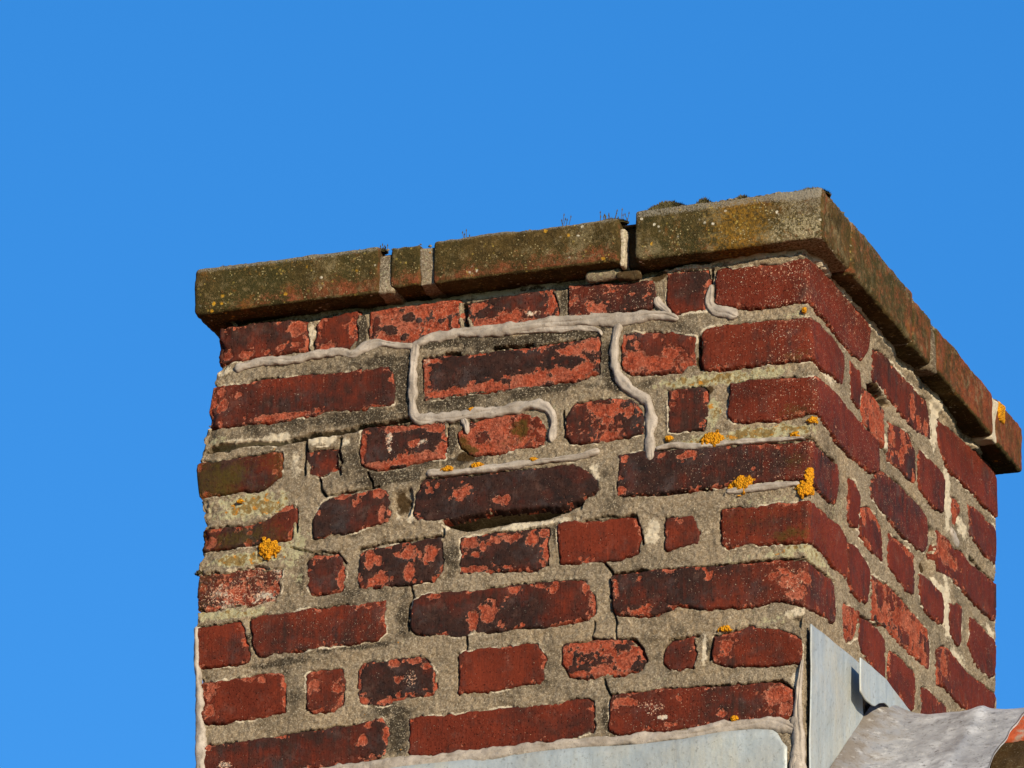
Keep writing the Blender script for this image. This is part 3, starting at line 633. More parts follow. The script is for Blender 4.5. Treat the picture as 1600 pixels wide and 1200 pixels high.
PLB = [(485,520,6,24,1.),(345,580,26,10,.9),(390,690,60,12,.8),(462,730,10,25,.6),(505,686,26,8,1.1),(540,690,8,8,.8),(650,466,60,5,.7),(790,450,70,5,.8),(1190,399,80,5,.8),(1285,424,16,14,.7),(1330,470,26,26,.7),(1380,525,22,26,.5),(1461,655,8,50,1.6),(1481,775,6,50,1.7),(1481,950,6,52,1.7),(1465,912,14,8,1.5),
 (1290,578,16,12,1.1),(1245,1060,10,18,1.),(1100,1015,4,26,1.2),(1020,830,12,22,1.),(1100,830,12,20,.5),(620,800,5,14,.9),(640,806,6,10,.9),(1245,955,20,10,.8),(890,692,12,5,.8),(1520,740,30,30,.4),(1385,690,4,14,1.4),(1505,825,10,16,1.0),(1520,1010,8,12,1.),(1550,985,8,10,1.),(1500,1030,14,14,.9),(695,822,6,8,1.2),(830,817,80,7,.95),(930,735,10,14,.9)]  # pale mortar; slot ledge and its left end painted bright as if sunlit
OCB = [(395,790,60,20,1.15),(380,872,65,11,1.15),(455,850,25,60,.7),(1130,590,110,13,1.05),(1180,676,110,11,1.15),(1115,640,14,28,.9),(1270,866,30,14,.85),(1170,872,90,8,.4),(1200,966,60,10,.4),(360,958,60,8,.9),(1240,490,30,8,.5),(340,690,20,10,.6),(1270,700,30,25,.5),(1200,780,70,10,.4),(1310,800,15,30,.4),(1420,830,40,20,.2),(1500,420,1,1,.1),(1000,1065,120,6,.25),(860,640,70,6,.3)]
MSB = [(628,785,13,20,.95),(728,712,16,8,1.2),(1093,557,5,22,1.3),(1102,608,12,7,1.),(1098,408,16,8,1.3),(1375,618,12,14,1.2),(1452,880,8,14,1.1),(930,430,30,8,.6),(1408,760,26,8,.6),(590,490,20,4,.6),(820,446,30,5,.7),(1460,600,14,22,.6),(1535,690,12,12,.7),(1030,432,12,10,1.)]
tg = np.r_[np.arange(T0-.738, T0-.03, .009), np.arange(T0-.03, .02, .00135), np.arange(.02, DEP+.02, .0022), np.arange(DEP+.02, DEP+.77, .012)]
zg = np.r_[np.arange(.96, 1.14, .008), np.arange(1.14, 1.7535, .00135)] + ZO
T, Z = np.meshgrid(tg, zg)
SDM = np.full(T.shape, -1.0)
for n, poly in POLY.items():
    c0, c1 = np.searchsorted(tg, [poly[:, 0].min()-.012, poly[:, 0].max()+.012]); r0, r1 = np.searchsorted(zg, [poly[:, 1].min()-.012, poly[:, 1].max()+.012])
    if c1 <= c0 or r1 <= r0: continue
    SDM[r0:r1, c0:c1] = np.maximum(SDM[r0:r1, c0:c1], poly_sd(T[r0:r1, c0:c1], Z[r0:r1, c0:c1], poly))
RG = rag(T, Z); SDM = SDM + RG
nb = fbm(T, Z, .07, 3, 201); nm = fbm(T, Z, .012, 3, 202); nf = fbm(T, Z, .004, 2, 203)
hm = -.0018 + (nb-.5)*.0036 + (nm-.5)*.0026 + (nf-.5)*.0032
lip = np.exp(-((SDM+.0016)/.0016)**2)*sstep(.45, .7, fbm(T, Z, .03, 3, 204))
hm = hm + lip*.0016
gap = np.exp(-((SDM+.0002)/.0011)**2)*sstep(.41, .58, fbm(T, Z, .045, 4, 205, .6))
hm = hm - gap*.013 - .005*np.exp(-((T-T0)/.014)**2)*sstep(.35, .65, fbm(T, Z, .02, 3, 208))*1.6
hm = np.where(SDM > .002, np.minimum(hm, -.0075), hm)
warp_t = T + (fbm(T, Z, .012, 3, 301)-.5)*.004; warp_z = Z + (fbm(T, Z, .012, 3, 302)-.5)*.004
for s, w in CRACK:
    pt = np.stack(px_t(pp(s)), -1)
    c0, c1 = np.searchsorted(tg, [pt[:, 0].min()-.01, pt[:, 0].max()+.01]); r0, r1 = np.searchsorted(zg, [pt[:, 1].min()-.01, pt[:, 1].max()+.01])
    sl_ = (slice(r0, r1), slice(c0, c1))
    d = line_d(warp_t[sl_], warp_z[sl_], pt); ww = w*.00100*(.6+.8*fbm(T[sl_], Z[sl_], .02, 2, 303))
    hm[sl_] -= .026*np.exp(-(d/ww)**4)
hole = np.zeros(T.shape)
for s, dep, ledge in HOLE:
    pt = np.stack(px_t(pp(s)), -1)
    c0, c1 = np.searchsorted(tg, [pt[:, 0].min()-.01, pt[:, 0].max()+.01]); r0, r1 = np.searchsorted(zg, [pt[:, 1].min()-.01, pt[:, 1].max()+.01])
    sl_ = (slice(r0, r1), slice(c0, c1))
    d = poly_sd(T[sl_], Z[sl_], pt) + (fbm(T[sl_], Z[sl_], .01, 3, 304)-.5)*.004
    k = sstep(-.0008, .0032, d)
    if ledge: dl = line_d(T[sl_], Z[sl_], np.stack(px_t(pp(ledge)), -1)); k = k*(.14*np.clip(dl/.0085, .05, 1)+.86*sstep(.0085, .0105, dl))
    hm[sl_] -= dep*k*(.75+.5*fbm(T[sl_], Z[sl_], .006, 3, 305))
    hole[sl_] = np.maximum(hole[sl_], k)
# ragged bed under the coping
top = sstep(1.7435+ZO, 1.7475+ZO, Z)
hm = hm + sstep(1.7375+ZO, 1.7425+ZO, Z)*(SDM < 0)*((fbm(T, Z*.4, .05, 4, 306)-.36-.95*sstep(-.12, -.36, T))*.017)
front = (T > T0-.05)
fm = np.zeros(T.shape+(4,))
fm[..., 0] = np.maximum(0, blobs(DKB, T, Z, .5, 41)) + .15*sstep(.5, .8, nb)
rim = np.exp(-((SDM+.0012)/.0012)**2)*sstep(.48, .62, fbm(T, Z, .025, 3, 307))
fm[..., 1] = np.maximum(0, blobs(PLB, T, Z, .5, 42)) + rim*1.1 + .5*sstep(1.741+ZO, 1.745+ZO, Z) + .35*sstep(.55, .75, fbm(T, Z, .05, 4, 308))  # pale band under the coping puts the sunlit strip into the colour
fm[..., 2] = np.maximum(.06, blobs(OCB, T, Z, .6, 43))
fm[..., 3] = np.maximum(0, blobs(MSB, T, Z, .5, 44))
print('mortar verts', T.size)
mesh_obj('mortar', P(T, Z, hm).reshape(-1, 3), grid_faces(*T.shape), M['mortar'], chimney, fm.reshape(-1, 4))
# ------------------------------------------------------------------ coping course
def n3(x, y, z, wl_, o, seed): return (fbm(x+z*.63, y-z*.41, wl_, o, seed)+fbm(y+5.1+x*.37, z+x*.29, wl_, o, seed+7))*.5
def rbox(lo, hi, r, step, amp, seed, chip=1.0):
    """rounded, knocked-about block as one welded skin"""
    lo, hi = np.array(lo, float), np.array(hi, float); Vs = []; Fs = []; base = 0
    nn = [max(int((hi[i]-lo[i])/step), 2) for i in range(3)]
    for ax in range(3):
        u, v = [i for i in range(3) if i != ax]
        for sgn in (0, 1):
            gu, gv = np.meshgrid(np.linspace(lo[u], hi[u], nn[u]+1), np.linspace(lo[v], hi[v], nn[v]+1))
            Q = np.zeros(gu.shape+(3,)); Q[..., u] = gu; Q[..., v] = gv; Q[..., ax] = hi[ax] if sgn else lo[ax]
            f = grid_faces(*gu.shape)
            flip = (sgn == 0) ^ (ax == 1)
            if flip: f = f[:, ::-1]
            Vs.append(Q.reshape(-1, 3)); Fs.append(f+base); base += Q.shape[0]*Q.shape[1]
    V = np.vstack(Vs); Fq = np.vstack(Fs)
    key = np.round((V-lo)/1e-5).astype(np.int64); key = key[:, 0]*(1 << 42)+key[:, 1]*(1 << 21)+key[:, 2]
    _, idx, inv = np.unique(key, return_index=True, return_inverse=True)
    V = V[idx]; Fq = inv.reshape(-1)[Fq]
    edge_r = r*(.5+1.2*n3(V[:, 0], V[:, 1], V[:, 2], .03, 3, seed))[:, None]
    inner = np.clip(V, lo+edge_r, hi-edge_r); d = V-inner; L = np.linalg.norm(d, axis=1, keepdims=True)+1e-12
    nrm = d/L; V = inner+nrm*edge_r
    a = (n3(V[:, 0], V[:, 1], V[:, 2], .04, 4, seed+3)-.5)*amp*2 + (n3(V[:, 0], V[:, 1], V[:, 2], .008, 3, seed+5)-.5)*amp*.8*chip
    return V+nrm*a[:, None], Fq, nrm
def zt_f(x): return ZT+np.interp(x, [-.53, -.52, -.46, -.215, -.2], [.0045, .001, .0022, .0022, .0088])
def zt_s(y): return ZT+np.interp(y, [.32, .33, .40, .41, .64, .66], [.0105, .007, .007, .0032, .0032, .0045])
OV = 0.027; ZB, ZT = 1.752+ZO, 1.807+ZO; XE, YE = -0.759, 0.757
def coping_brick(lo, hi, seed, step=.0028, look=None):
    V, Fq, nr = rbox(lo, hi, .0048, step, .0024, seed, 1.5)
    fz = (V[:, 2]-ZB)/(ZT-ZB); n = len(V)
    wt = np.full(n, .12); rd = .14+.46*sstep(.8, .1, fz); yl = np.full(n, .12); gr = .75*sstep(.88, 1.02, fz)
    east = nr[:, 0] > .6
    rd = np.where(east, .45+.30*sstep(.2, .7, V[:, 1]) + .4*(n3(V[:, 0], V[:, 1]*.5, V[:, 2]*.3, .05, 3, seed+90)-.5), rd); gr = np.where(east, gr*.6, gr); wt = np.where(east, .0, wt); rd = np.where(nr[:, 2] < -.7, .15, rd)  # underside: red held down, putting its shade into the crust colour
    if look == 'corner':
        x = V[:, 0]; f = ~east
        yl = yl + f*.5*np.exp(-((x+.075)/.05)**2); gr = gr + f*.62*sstep(-.05, .0, x)*(.35+.65*fz); wt = wt + f*(.40*sstep(-.07, -.01, x) + .18*sstep(.7, .1, fz))
        rd = rd - f*.2
    if look == 'green': rd = rd - .22*sstep(XE+.14, XE+.03, V[:, 0]); yl = yl + .25*np.exp(-((V[:, 0]+.66)/.05)**2)*sstep(.4, .9, fz)
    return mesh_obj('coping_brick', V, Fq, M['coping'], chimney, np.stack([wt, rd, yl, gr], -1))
Yb = 0.081
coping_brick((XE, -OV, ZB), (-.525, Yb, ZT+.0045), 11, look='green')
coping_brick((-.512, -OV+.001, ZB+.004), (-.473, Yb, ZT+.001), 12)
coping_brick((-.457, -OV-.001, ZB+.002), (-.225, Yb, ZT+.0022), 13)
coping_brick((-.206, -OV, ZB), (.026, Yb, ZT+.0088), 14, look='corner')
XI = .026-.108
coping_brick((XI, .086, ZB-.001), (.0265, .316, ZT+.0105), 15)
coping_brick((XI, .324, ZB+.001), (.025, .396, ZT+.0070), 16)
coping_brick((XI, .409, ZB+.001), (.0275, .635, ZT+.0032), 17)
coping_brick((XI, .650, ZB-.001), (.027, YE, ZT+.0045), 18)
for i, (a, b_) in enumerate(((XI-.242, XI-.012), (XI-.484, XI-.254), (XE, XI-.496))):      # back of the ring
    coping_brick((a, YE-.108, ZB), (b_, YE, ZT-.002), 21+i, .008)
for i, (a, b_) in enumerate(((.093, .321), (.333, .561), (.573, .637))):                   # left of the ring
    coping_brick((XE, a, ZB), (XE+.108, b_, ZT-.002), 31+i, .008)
def joint(lo, hi, seed, pale=.5, moss=0.0):
    V, Fq, nr = rbox(lo, hi, .003, .002, .0045, seed)
    n = len(V); f = np.zeros((n, 4)); f[:, 0] = .25; f[:, 1] = pale; f[:, 2] = .3; f[:, 3] = moss
    return mesh_obj('coping_joint', V, Fq, M['mortar'], chimney, f)
joint((-.529, -OV+.005, ZB+.001), (-.508, Yb-.01, ZT-.006), 41, .42, .2)
joint((-.476, -OV+.004, ZB+.002), (-.454, Yb-.01, ZT-.004), 42, .42, .25)
joint((-.2285, -OV+.006, ZB-.003), (-.2195, Yb-.01, ZT-.009), 43, .7)  # pale half: sunlight on the joint's left wall put into the colour
joint((-.2205, -OV+.020, ZB), (-.202, Yb-.01, ZT-.006), 44, .0, 1.0)  # dark half: shade inside the joint painted with the moss colour
joint((XI+.01, .078, ZB+.002), (.018, .090, ZT-.004), 45, .2)
joint((XI+.01, .312, ZB+.001), (.020, .328, ZT-.004), 46, .4)
joint((XI+.01, .392, ZB-.002), (.0245, .413, ZT-.003), 47, .3, .5)
joint((XI+.01, .631, ZB-.003), (.0268, .654, ZT-.002), 48, 1.3)
# bed of mortar the coping stands on, broken lumps of it below the coping
V, Fq, nr = rbox((-.720, .024, 1.738+ZO), (-.024, .715, 1.757+ZO), .003, .006, .002, 51)
mesh_obj('bed_mortar', V, Fq, M['mortar'], chimney, np.tile([[.3, .5, .2, .1]], (len(V), 1)))
for i, (p, sx, sz, ms) in enumerate((((946, 433), .022, .0065, .4), ((985, 433), .016, .005, .8))):
    t, z = px_t([p]); c = P(t, z, .004)[0]
    side = t[0] > 0; e = (.006, sx, sz) if side else (sx, .006, sz)
    V, Fq, nr = rbox(c-np.array(e), c+np.array(e), .005, .0015, .006, 60+i)
    mesh_obj('mortar_lump', V, Fq, M['mortar'], chimney, np.tile([[.15, .45, .4, ms]], (len(V), 1)))
# weathered mortar capping on top, sloping up to the flue
cx0, cx1, cy0, cy1 = XE+.012, .014, -OV+.012, YE-.012
gx, gy = np.meshgrid(np.linspace(cx0, cx1, 150), np.linspace(cy0, cy1, 150))
ed = np.minimum(np.minimum(gx-cx0, cx1-gx), np.minimum(gy-cy0, cy1-gy))
gz = ZT-.004 + .045*sstep(0, .30, ed) + (fbm(gx, gy, .03, 4, 71)-.5)*.006*sstep(0, .02, ed)
V = np.stack([gx, gy, gz], -1).reshape(-1, 3)
mesh_obj('capping', V, grid_faces(150, 150), M['grit'], chimney)
# grit and moss crumbs along the top edges
rs = np.random.RandomState(9)
ico_v = np.array([(0, 0, 1), (.894, 0, .447), (.276, .851, .447), (-.724, .526, .447), (-.724, -.526, .447), (.276, -.851, .447), (.724, .526, -.447), (-.276, .851, -.447), (-.894, 0, -.447), (-.276, -.851, -.447), (.724, -.526, -.447), (0, 0, -1)])
ico_f = np.array([(0, 1, 2), (0, 2, 3), (0, 3, 4), (0, 4, 5), (0, 5, 1), (1, 6, 2), (2, 7, 3), (3, 8, 4), (4, 9, 5), (5, 10, 1), (6, 7, 2), (7, 8, 3), (8, 9, 4), (9, 10, 5), (10, 6, 1), (11, 7, 6), (11, 8, 7), (11, 9, 8), (11, 10, 9), (11, 6, 10)])
def crumbs(name, pts, rad, mat, parent=None):
    Vs, Fs = [], []
    for i, (p, r) in enumerate(zip(pts, rad)):
        s = ico_v*(1+.35*rs.uniform(-1, 1, (12, 1)))*r*np.array([1, 1, .7]); Vs.append(s+p); Fs.append(ico_f+12*i)
    return mesh_obj(name, np.vstack(Vs), np.vstack(Fs), mat, parent, smooth=False)
pts, rad = [], []
for i in range(1500):
    if rs.rand() < .5:
        x = rs.uniform(XE+.02, .02); p = (x, -OV+.004+abs(rs.normal(0, .005)), zt_f(x)-.001); dens = .22+.78*sstep(-.25, -.02, x)
    else:
        y = rs.uniform(-.02, YE-.15); p = (.020-abs(rs.normal(0, .005)), y, zt_s(y)-.001); dens = .95
    if rs.rand() > dens: continue
    pts.append(p); rad.append(rs.uniform(.0010, .0034)*(1.25 if p[0] > -.1 else .8))
o = crumbs('edge_grit', pts, rad, M['grit'], chimney); o['kind'] = 'stuff'
# ------------------------------------------------------------------ sealant smeared along the cracks
def bead(path, H=.0045, seed=0, step=.0022, name='sealant_bead', base=-.0014, ends=(1, 1), hw=None):
    a = np.array([[float(v) for v in q.split(',')] for q in path.split()])
    t, z = px_t(a[:, :2]); pts, s = resample(np.stack([t, z, a[:, 2]*KX*.5], -1), step)
    L = s[-1]; n = len(s); dt = np.gradient(pts[:, 0]); dz = np.gradient(pts[:, 1]); ll = np.hypot(dt, dz)+1e-9
    nt, nz = -dz/ll, dt/ll
    w = pts[:, 2]*(.55+1.0*fbm(s, s*0+seed, .016, 3, seed+400))
    e = np.minimum(np.where(ends[0], s, 1), np.where(ends[1], L-s, 1))/(w*1.1)
    tap = np.sqrt(np.clip(1-(1-np.clip(e, 0, 1))**2, .02, 1))
    u = np.linspace(-1, 1, 25)
    Sg, U = np.meshgrid(s, u, indexing='ij')
    lean = (fbm(Sg, 0*Sg+seed, .03, 2, seed+410)-.5)*.9          # crest wanders from side to side
    prof = np.clip(1-np.abs(U)**3.2, 0, 1)**.8*(1+lean*U*.8)
    u0 = (fbm(s, s*0+seed, .05, 3, seed+450)-.5)*1.6
    prof = prof - .18*np.exp(-((U-u0[:, None])/.13)**2)*sstep(.42, .6, fbm(Sg, 0*Sg+seed, .04, 2, seed+460))
    ridge = (fbm(Sg*.35, U*.007+seed, .006, 2, seed+420)-.5)*.0022 + (fbm(Sg, U*.006+seed, .012, 3, seed+430)-.5)*.0022
    H = H*.52
    h = base + (H-base)*prof*(tap[:, None]**.5) + ridge*prof*tap[:, None]
    h = np.where(np.abs(U) > .99, -.006, h)
    ed = (fbm(Sg, U*0+np.sign(U)*3+seed, .006, 3, seed+440)-.5)*.5*np.abs(U)**3
    wt_ = (w*tap)[:, None]*(U*(1+ed))
    T_ = pts[:, 0:1]+nt[:, None]*wt_; Z_ = pts[:, 1:2]+nz[:, None]*wt_
    V = P(T_, Z_, h).reshape(-1, 3)
    f = grid_faces(n, 25)[:, ::-1]
    return mesh_obj(name, V, f, M['sealant'], chimney)
bead('366,576,16 385,571,16 410,564,15 455,562,15 490,554,15 530,549,14 550,553,14 570,542,15 590,536,14 615,539,11 648,541,10', .004, 1)
bead('650,532,12 648,548,14 645,575,13 644,612,13 645,640,16 653,654,17 675,653,17 710,650,16 740,645,15 775,643,15 812,635,16 837,631,16 858,640,16 865,660,14 861,690,10', .0045, 2)
bead('645,545,14 655,536,14 672,528,15 700,524,16 720,519,17 770,516,17 820,510,18 870,502,18 920,499,19 970,498,20 1000,495,18 1022,492,16 1045,494,15 1060,499,8', .0048, 3)
bead('735,521,8 800,516,8 870,514,10 915,512,9 935,516,8 940,524,5', .002, 4)
bead('1029,463,9 1027,472,12 1036,480,11 1048,490,9', .004, 5)
bead('968,504,12 963,520,14 959,550,15 963,580,16 980,605,17 998,617,17 1012,628,17 1017,655,15 1015,680,14 1015,700,14 1016,720,11', .005, 6)
bead('1024,702,8 1050,695,11 1080,697,10 1107,695,10 1145,691,9 1220,686,7 1257,684,5', .0035, 7)
bead('666,739,12 690,738,11 712,738,10 750,733,11 800,727,11 850,720,11 900,714,11 925,707,10 937,703,11', .0042, 8)
bead('1112,444,7 1108,462,13 1108,474,13 1118,483,15 1134,486,16 1152,494,13', .004, 9)
bead('1134,768,9 1142,767,13 1170,763,14 1207,759,13 1250,755,10', .0038, 10)
bead('722,652,10 728,664,9 730,678,5', .0035, 11)
bead('1493,838,8 1486,828,14 1492,842,16 1498,852,12', .004, 13, ends=(0, 1))

# ------------------------------------------------------------------ sheet-metal flashings against the stack
def sheet(name, cols, th, mat, label=None, bulge=None):
    """sheet given as rows of developed (t, z, h); thickened outwards"""
    G = np.array(cols, float); nr, nc = G.shape[:2]
    A = P(G[..., 0], G[..., 1], G[..., 2]); Bk = P(G[..., 0], G[..., 1], G[..., 2]-th)
    V = np.vstack([A.reshape(-1, 3), Bk.reshape(-1, 3)]); f = grid_faces(nr, nc); k = nr*nc
    Fl = [tuple(q) for q in f] + [tuple((q+k)[::-1]) for q in f]
    loop = [i for i in range(nc)] + [r*nc+nc-1 for r in range(1, nr)] + [(nr-1)*nc+c for c in range(nc-2, -1, -1)] + [r*nc for r in range(nr-2, 0, -1)]
    for i in range(len(loop)):
        a, b_ = loop[i], loop[(i+1) % len(loop)]; Fl.append((b_, a, a+k, b_+k))
    o = mesh_obj(name, V, Fl, mat, chimney)
    if label: o['label'] = label
    return o
YR = .33
def roof_z(y):                                            # roof plane, both slopes of the ridge
    return 1.231+ZO+(-abs(y-YR)+.098)*.87
def edge_fn(s):
    t, z = px_t(pp(s)); o_ = np.argsort(t); return lambda q: np.interp(q, t[o_], z[o_])
# front apron: upstand below the last bricks, then dressed out over the tiles
ae = edge_fn('520,1207 600,1203 700,1192 800,1180 920,1168 1000,1164 1070,1157 1130,1146 1180,1140 1215,1141 1228,1150')
ts = np.linspace(-.745, -.020, 120); rows = []
rt = sstep(-.045, -.020, ts)
for k_ in np.linspace(0, 1, 14):
    ztop = np.where(ts < -.58, 1.153+ZO, ae(ts)) - rt**2*.014; zbot = 1.036+ZO
    zz = ztop*(1-k_)+zbot*k_
    hh = .0035 + .0016*np.sin(ts*37+k_*2) + .0050*(fbm(ts, zz, .09, 3, 500)-.5) + .010*np.clip(k_-.5, 0, 1)**2
    rows.append(np.stack([ts, zz, hh], -1))
for hf in np.linspace(.02, .17, 12):
    rows.append(np.stack([ts, roof_z(-hf)+.004+.004*np.sin(ts*31)*hf/.17+0*ts, hf+0*ts], -1))
sheet('apron_flashing', rows[::-1], .0015, M['zinc'], 'pale blue metal apron sheet along the foot of the front wall')
# side flashing: two overlapping pieces, the first with its lap edge standing off the wall
e1 = edge_fn('1256,962 1290,991 1315,1012 1331,1025 1340,1031'); e2 = edge_fn('1344,1026 1360,1039 1385,1062 1406,1089 1426,1116')
def side_piece(t_a, t_b, efn, zb_of, h0, lift, lean, seed):
    rows = []; uu = np.linspace(0, 1, 60)
    for k_ in np.linspace(0, 1, 40):
        tt = t_a+(t_b+lean*k_-t_a)*uu
        zt = efn(tt); zb_ = zb_of(tt); zz = zb_*(k_)+zt*(1-k_)
        hh = h0 + .0045*(fbm(tt, zz, .07, 3, seed)-.5) + lift*sstep(.72, 1, uu)**1.5*(.3+.7*k_)
        rows.append(np.stack([tt, zz, hh], -1))
    return rows
RF = lambda y: 1.231+(y-.232)*.87+ZO                       # roof plane against the side wall
def yz(s_, x):                                            # pixels on the plane standing off the side wall
    H = px_plane(pp(s_), 0, x); o_ = np.argsort(H[:, 1]); return lambda q: np.interp(q, H[o_, 1], H[o_, 2])
e1 = yz('1256,962 1290,991 1315,1012 1331,1025 1345,1036 1375,1066', .005); HB = .021
e2 = yz('1346,1027 1360,1039 1385,1062 1406,1089 1427,1116', HB); e3 = yz('1346,1080 1354,1094 1366,1104 1373,1099 1383,1098 1390,1104 1393,1121 1410,1130 1440,1140', HB)
ta = px_plane([(1346, 1040)], 0, HB)[0, 1]
sheet('side_flashing', side_piece(.0075, ta+.06, e1, lambda t: np.minimum(RF(t)+.030, e1(t)-.012), .0050, 0, 0, 510)[::-1], .0015, M['zinc'], 'upright pale blue metal sheet folded against the side wall')
sheet('side_flashing', side_piece(ta, .46, e2, lambda t: np.minimum(e3(t), e2(t)-.004), HB, 0, .012, 520)[::-1], .0015, M['zinc'], 'short pale metal sheet standing off the wall above the ridge')
# turned front edge of the side flashing
# sealant along the metal
bead('330,1226,20 420,1217,20 500,1208,20 600,1196,21 700,1187,21 800,1174,20 900,1163,21 975,1157,22 1070,1149,20 1132,1138,24 1182,1132,24 1215,1132,24 1240,1140,18', .006, 20, base=-.0016, ends=(1, 0))
bead('1254,1030,5 1251,1058,8 1248,1087,13 1247,1125,20 1249,1162,22 1250,1200,24 1250,1240,24', .0075, 21, base=-.0016, ends=(1, 0))
bead('1240,1118,16 1246,1140,18 1244,1165,14 1240,1200,16 1240,1240,16', .0065, 22, base=-.0016, ends=(1, 0))
bead('303,978,8 303,1000,14 304,1030,17 306,1065,18 308,1100,19 310,1150,20 312,1200,21 313,1240,21', .005, 23, base=-.002, ends=(1, 0))

# ------------------------------------------------------------------ lichen rosettes and moss: each its own thing
def lichen(p, rx, rz, label, seed, lobes=5, name='orange_lichen'):
    t, z = px_t([p]); t, z = t[0], z[0]; kx = KX if t < .005 else KX2*.8
    rx, rz = rx*kx, rz*KZ; R = max(rx, rz)*1.35
    tt = np.linspace(t-rx*1.4, t+rx*1.4, max(14, int(2.8*rx/.0008))); zz = np.linspace(z-rz*1.4, z+rz*1.4, max(14, int(2.8*rz/.0008)))
    T, Z = np.meshgrid(tt, zz)
    r_ = np.sqrt(((T-t)/rx)**2+((Z-z)/rz)**2) + (fbm(T, Z, .010, 3, seed)-.5)*1.2 + (fbm(T, Z, .003, 2, seed+1)-.5)*.7
    f = 1-r_
    h = np.where(f > 0, .0012+.0016*sstep(0, .3, f), .0012+f*.02) + (fbm(T, Z, .0021, 2, seed+2)-.45)*.0022*sstep(-.1, .2, f)
    k = f > -.18; keep = k[:-1, :-1] & k[1:, :-1] & k[:-1, 1:] & k[1:, 1:]
    V, Fq, _ = compact(P(T, Z, np.maximum(h, -.003)).reshape(-1, 3), grid_faces(*T.shape, keep))
    o = mesh_obj(name, V, Fq, M['lichen'])
    o['label'] = label; o['category'] = 'lichen'; o['group'] = 'orange lichens on the stack'
    return o
lichen((418, 858), 15, 14, 'round yellow lichen rosette under a notched brick at the left edge', 601)
lichen((1115, 686), 19, 11, 'wide orange lichen on the thin sealant line above a long dark brick', 602)
lichen((1156, 756), 17, 14, 'orange lichen covering the left end of a short sealant strip', 603)
lichen((1266, 742), 9, 16, 'tall orange lichen lobe on the corner at the end of the sealant strip', 604)
lichen((1261, 764), 14, 11, 'broad orange lichen at the corner just below the tall lobe', 605)
lichen((1242, 679), 9, 6, 'small orange lichen on pale mortar close to the corner', 606)
lichen((1133, 983), 10, 5, 'flat orange lichen on the mortar above a brick beside the side flashing', 607)
lichen((1257, 485), 5, 5, 'tiny orange lichen on the corner mortar under the top course', 608)
lichen((1272, 656), 9, 5, 'yellow lichen under the third corner brick down from the coping', 609)
lichen((1148, 1123), 6, 5, 'small orange lichen on the lowest brick above the apron sheet', 610)
for i, (p, rx, rz, lb) in enumerate((((738, 640), 9, 3, 'thin orange lichen along the top of the looping sealant'), ((745, 727), 8, 4, 'orange lichen crust in the middle of the long thin sealant bead'), ((698, 733), 8, 4, 'orange lichen near the blunt end of the long thin sealant bead'),
        ((833, 718), 6, 3, 'orange speck of lichen on the right half of the long thin sealant bead'), ((1045, 686), 8, 4, 'little orange lichen at the foot of the hanging sealant run'), ((376, 784), 5, 4, 'pair of small orange lichens on crusted mortar over the notched brick'))):
    lichen(p, rx, rz, lb, 620+i)
# the one on the coping end joint
V, Fq, nr = rbox((.0240, .656, ZT-.022), (.0290, .680, ZT+.003), .004, .0010, .0036, 640)
o = mesh_obj('orange_lichen', V, Fq, M['lichen']); o['label'] = 'drooping orange lichen on the coping beside the white end joint'; o['category'] = 'lichen'; o['group'] = 'orange lichens on the stack'

def moss_tuft(c, rx, ry, rz, n, label, seed, stalks=0, sh=.02):
    g = np.random.RandomState(seed); Vs, Fs = [], []; k = 0
    for i in range(n*2):
        a, q = g.uniform(0, 6.283), math.sqrt(g.rand()); bx, by = math.cos(a)*q*rx, math.sin(a)*q*ry
        bz = rz*1.5*(1-q*q)*g.uniform(.5, 1); d = np.array([g.normal(0, .5), g.normal(0, .5), 1.0]); d /= np.linalg.norm(d)
        s = np.cross(d, [math.cos(a+1), math.sin(a+1), .1]); s /= np.linalg.norm(s)
        l, w = g.uniform(.0022, .0045), g.uniform(.0006, .0012); b0 = np.array(c)+[bx, by, bz-.002]
        Vs += [b0-s*w, b0+s*w, b0+d*l]; Fs.append((k, k+1, k+2)); k += 3
    m_ = 10
    for i in range(m_):                     # cushion under the leaves
        for j in range(m_):
            Vs.append(np.array(c)+[rx*math.cos(6.283*j/m_)*math.sin(1.57*i/(m_-1)), ry*math.sin(6.283*j/m_)*math.sin(1.57*i/(m_-1)), rz*.95*math.cos(1.57*i/(m_-1))-.002])
    for i in range(m_-1):
        for j in range(m_): Fs.append((k+i*m_+j, k+(i+1)*m_+j, k+(i+1)*m_+(j+1) % m_, k+i*m_+(j+1) % m_))
    k = len(Vs)
    for i in range(stalks):
        b0 = np.array(c)+[g.uniform(-rx, rx), g.uniform(-ry, ry)*.6, 0]; d = np.array([g.normal(0, .18), g.normal(0, .18), 1.0]); l = sh*g.uniform(.5, 1)
        for (ox, oy) in ((-.00035, 0), (.00035, 0), (0, .0005)): Vs.append(b0+[ox, oy, 0])
        e = b0+d*l
        for (ox, oy) in ((-.00035, 0), (.00035, 0), (0, .0005)): Vs.append(e+[ox, oy, 0])
        for a in range(3): Fs.append((k+a, k+(a+1) % 3, k+3+(a+1) % 3, k+3+a))
        k += 6
        for v in ((-.0009, 0, 0), (.0009, 0, 0), (0, .0009, 0), (0, 0, .003), (0, 0, -.001)): Vs.append(e+np.array(v))
        Fs += [(k, k+1, k+3), (k+1, k+2, k+3), (k+2, k, k+3), (k+1, k, k+4), (k+2, k+1, k+4), (k, k+2, k+4)]; k += 5
    o = mesh_obj('moss_tuft', np.array(Vs), Fs, M['moss'], smooth=False)
    o['label'] = label; o['category'] = 'moss'; o['group'] = 'moss on the stack'
    return o
def on_top(px, y=-.016):
    H = px_plane([(px, 330)], 1, y)[0]; return (H[0], y, zt_f(H[0])-.002)
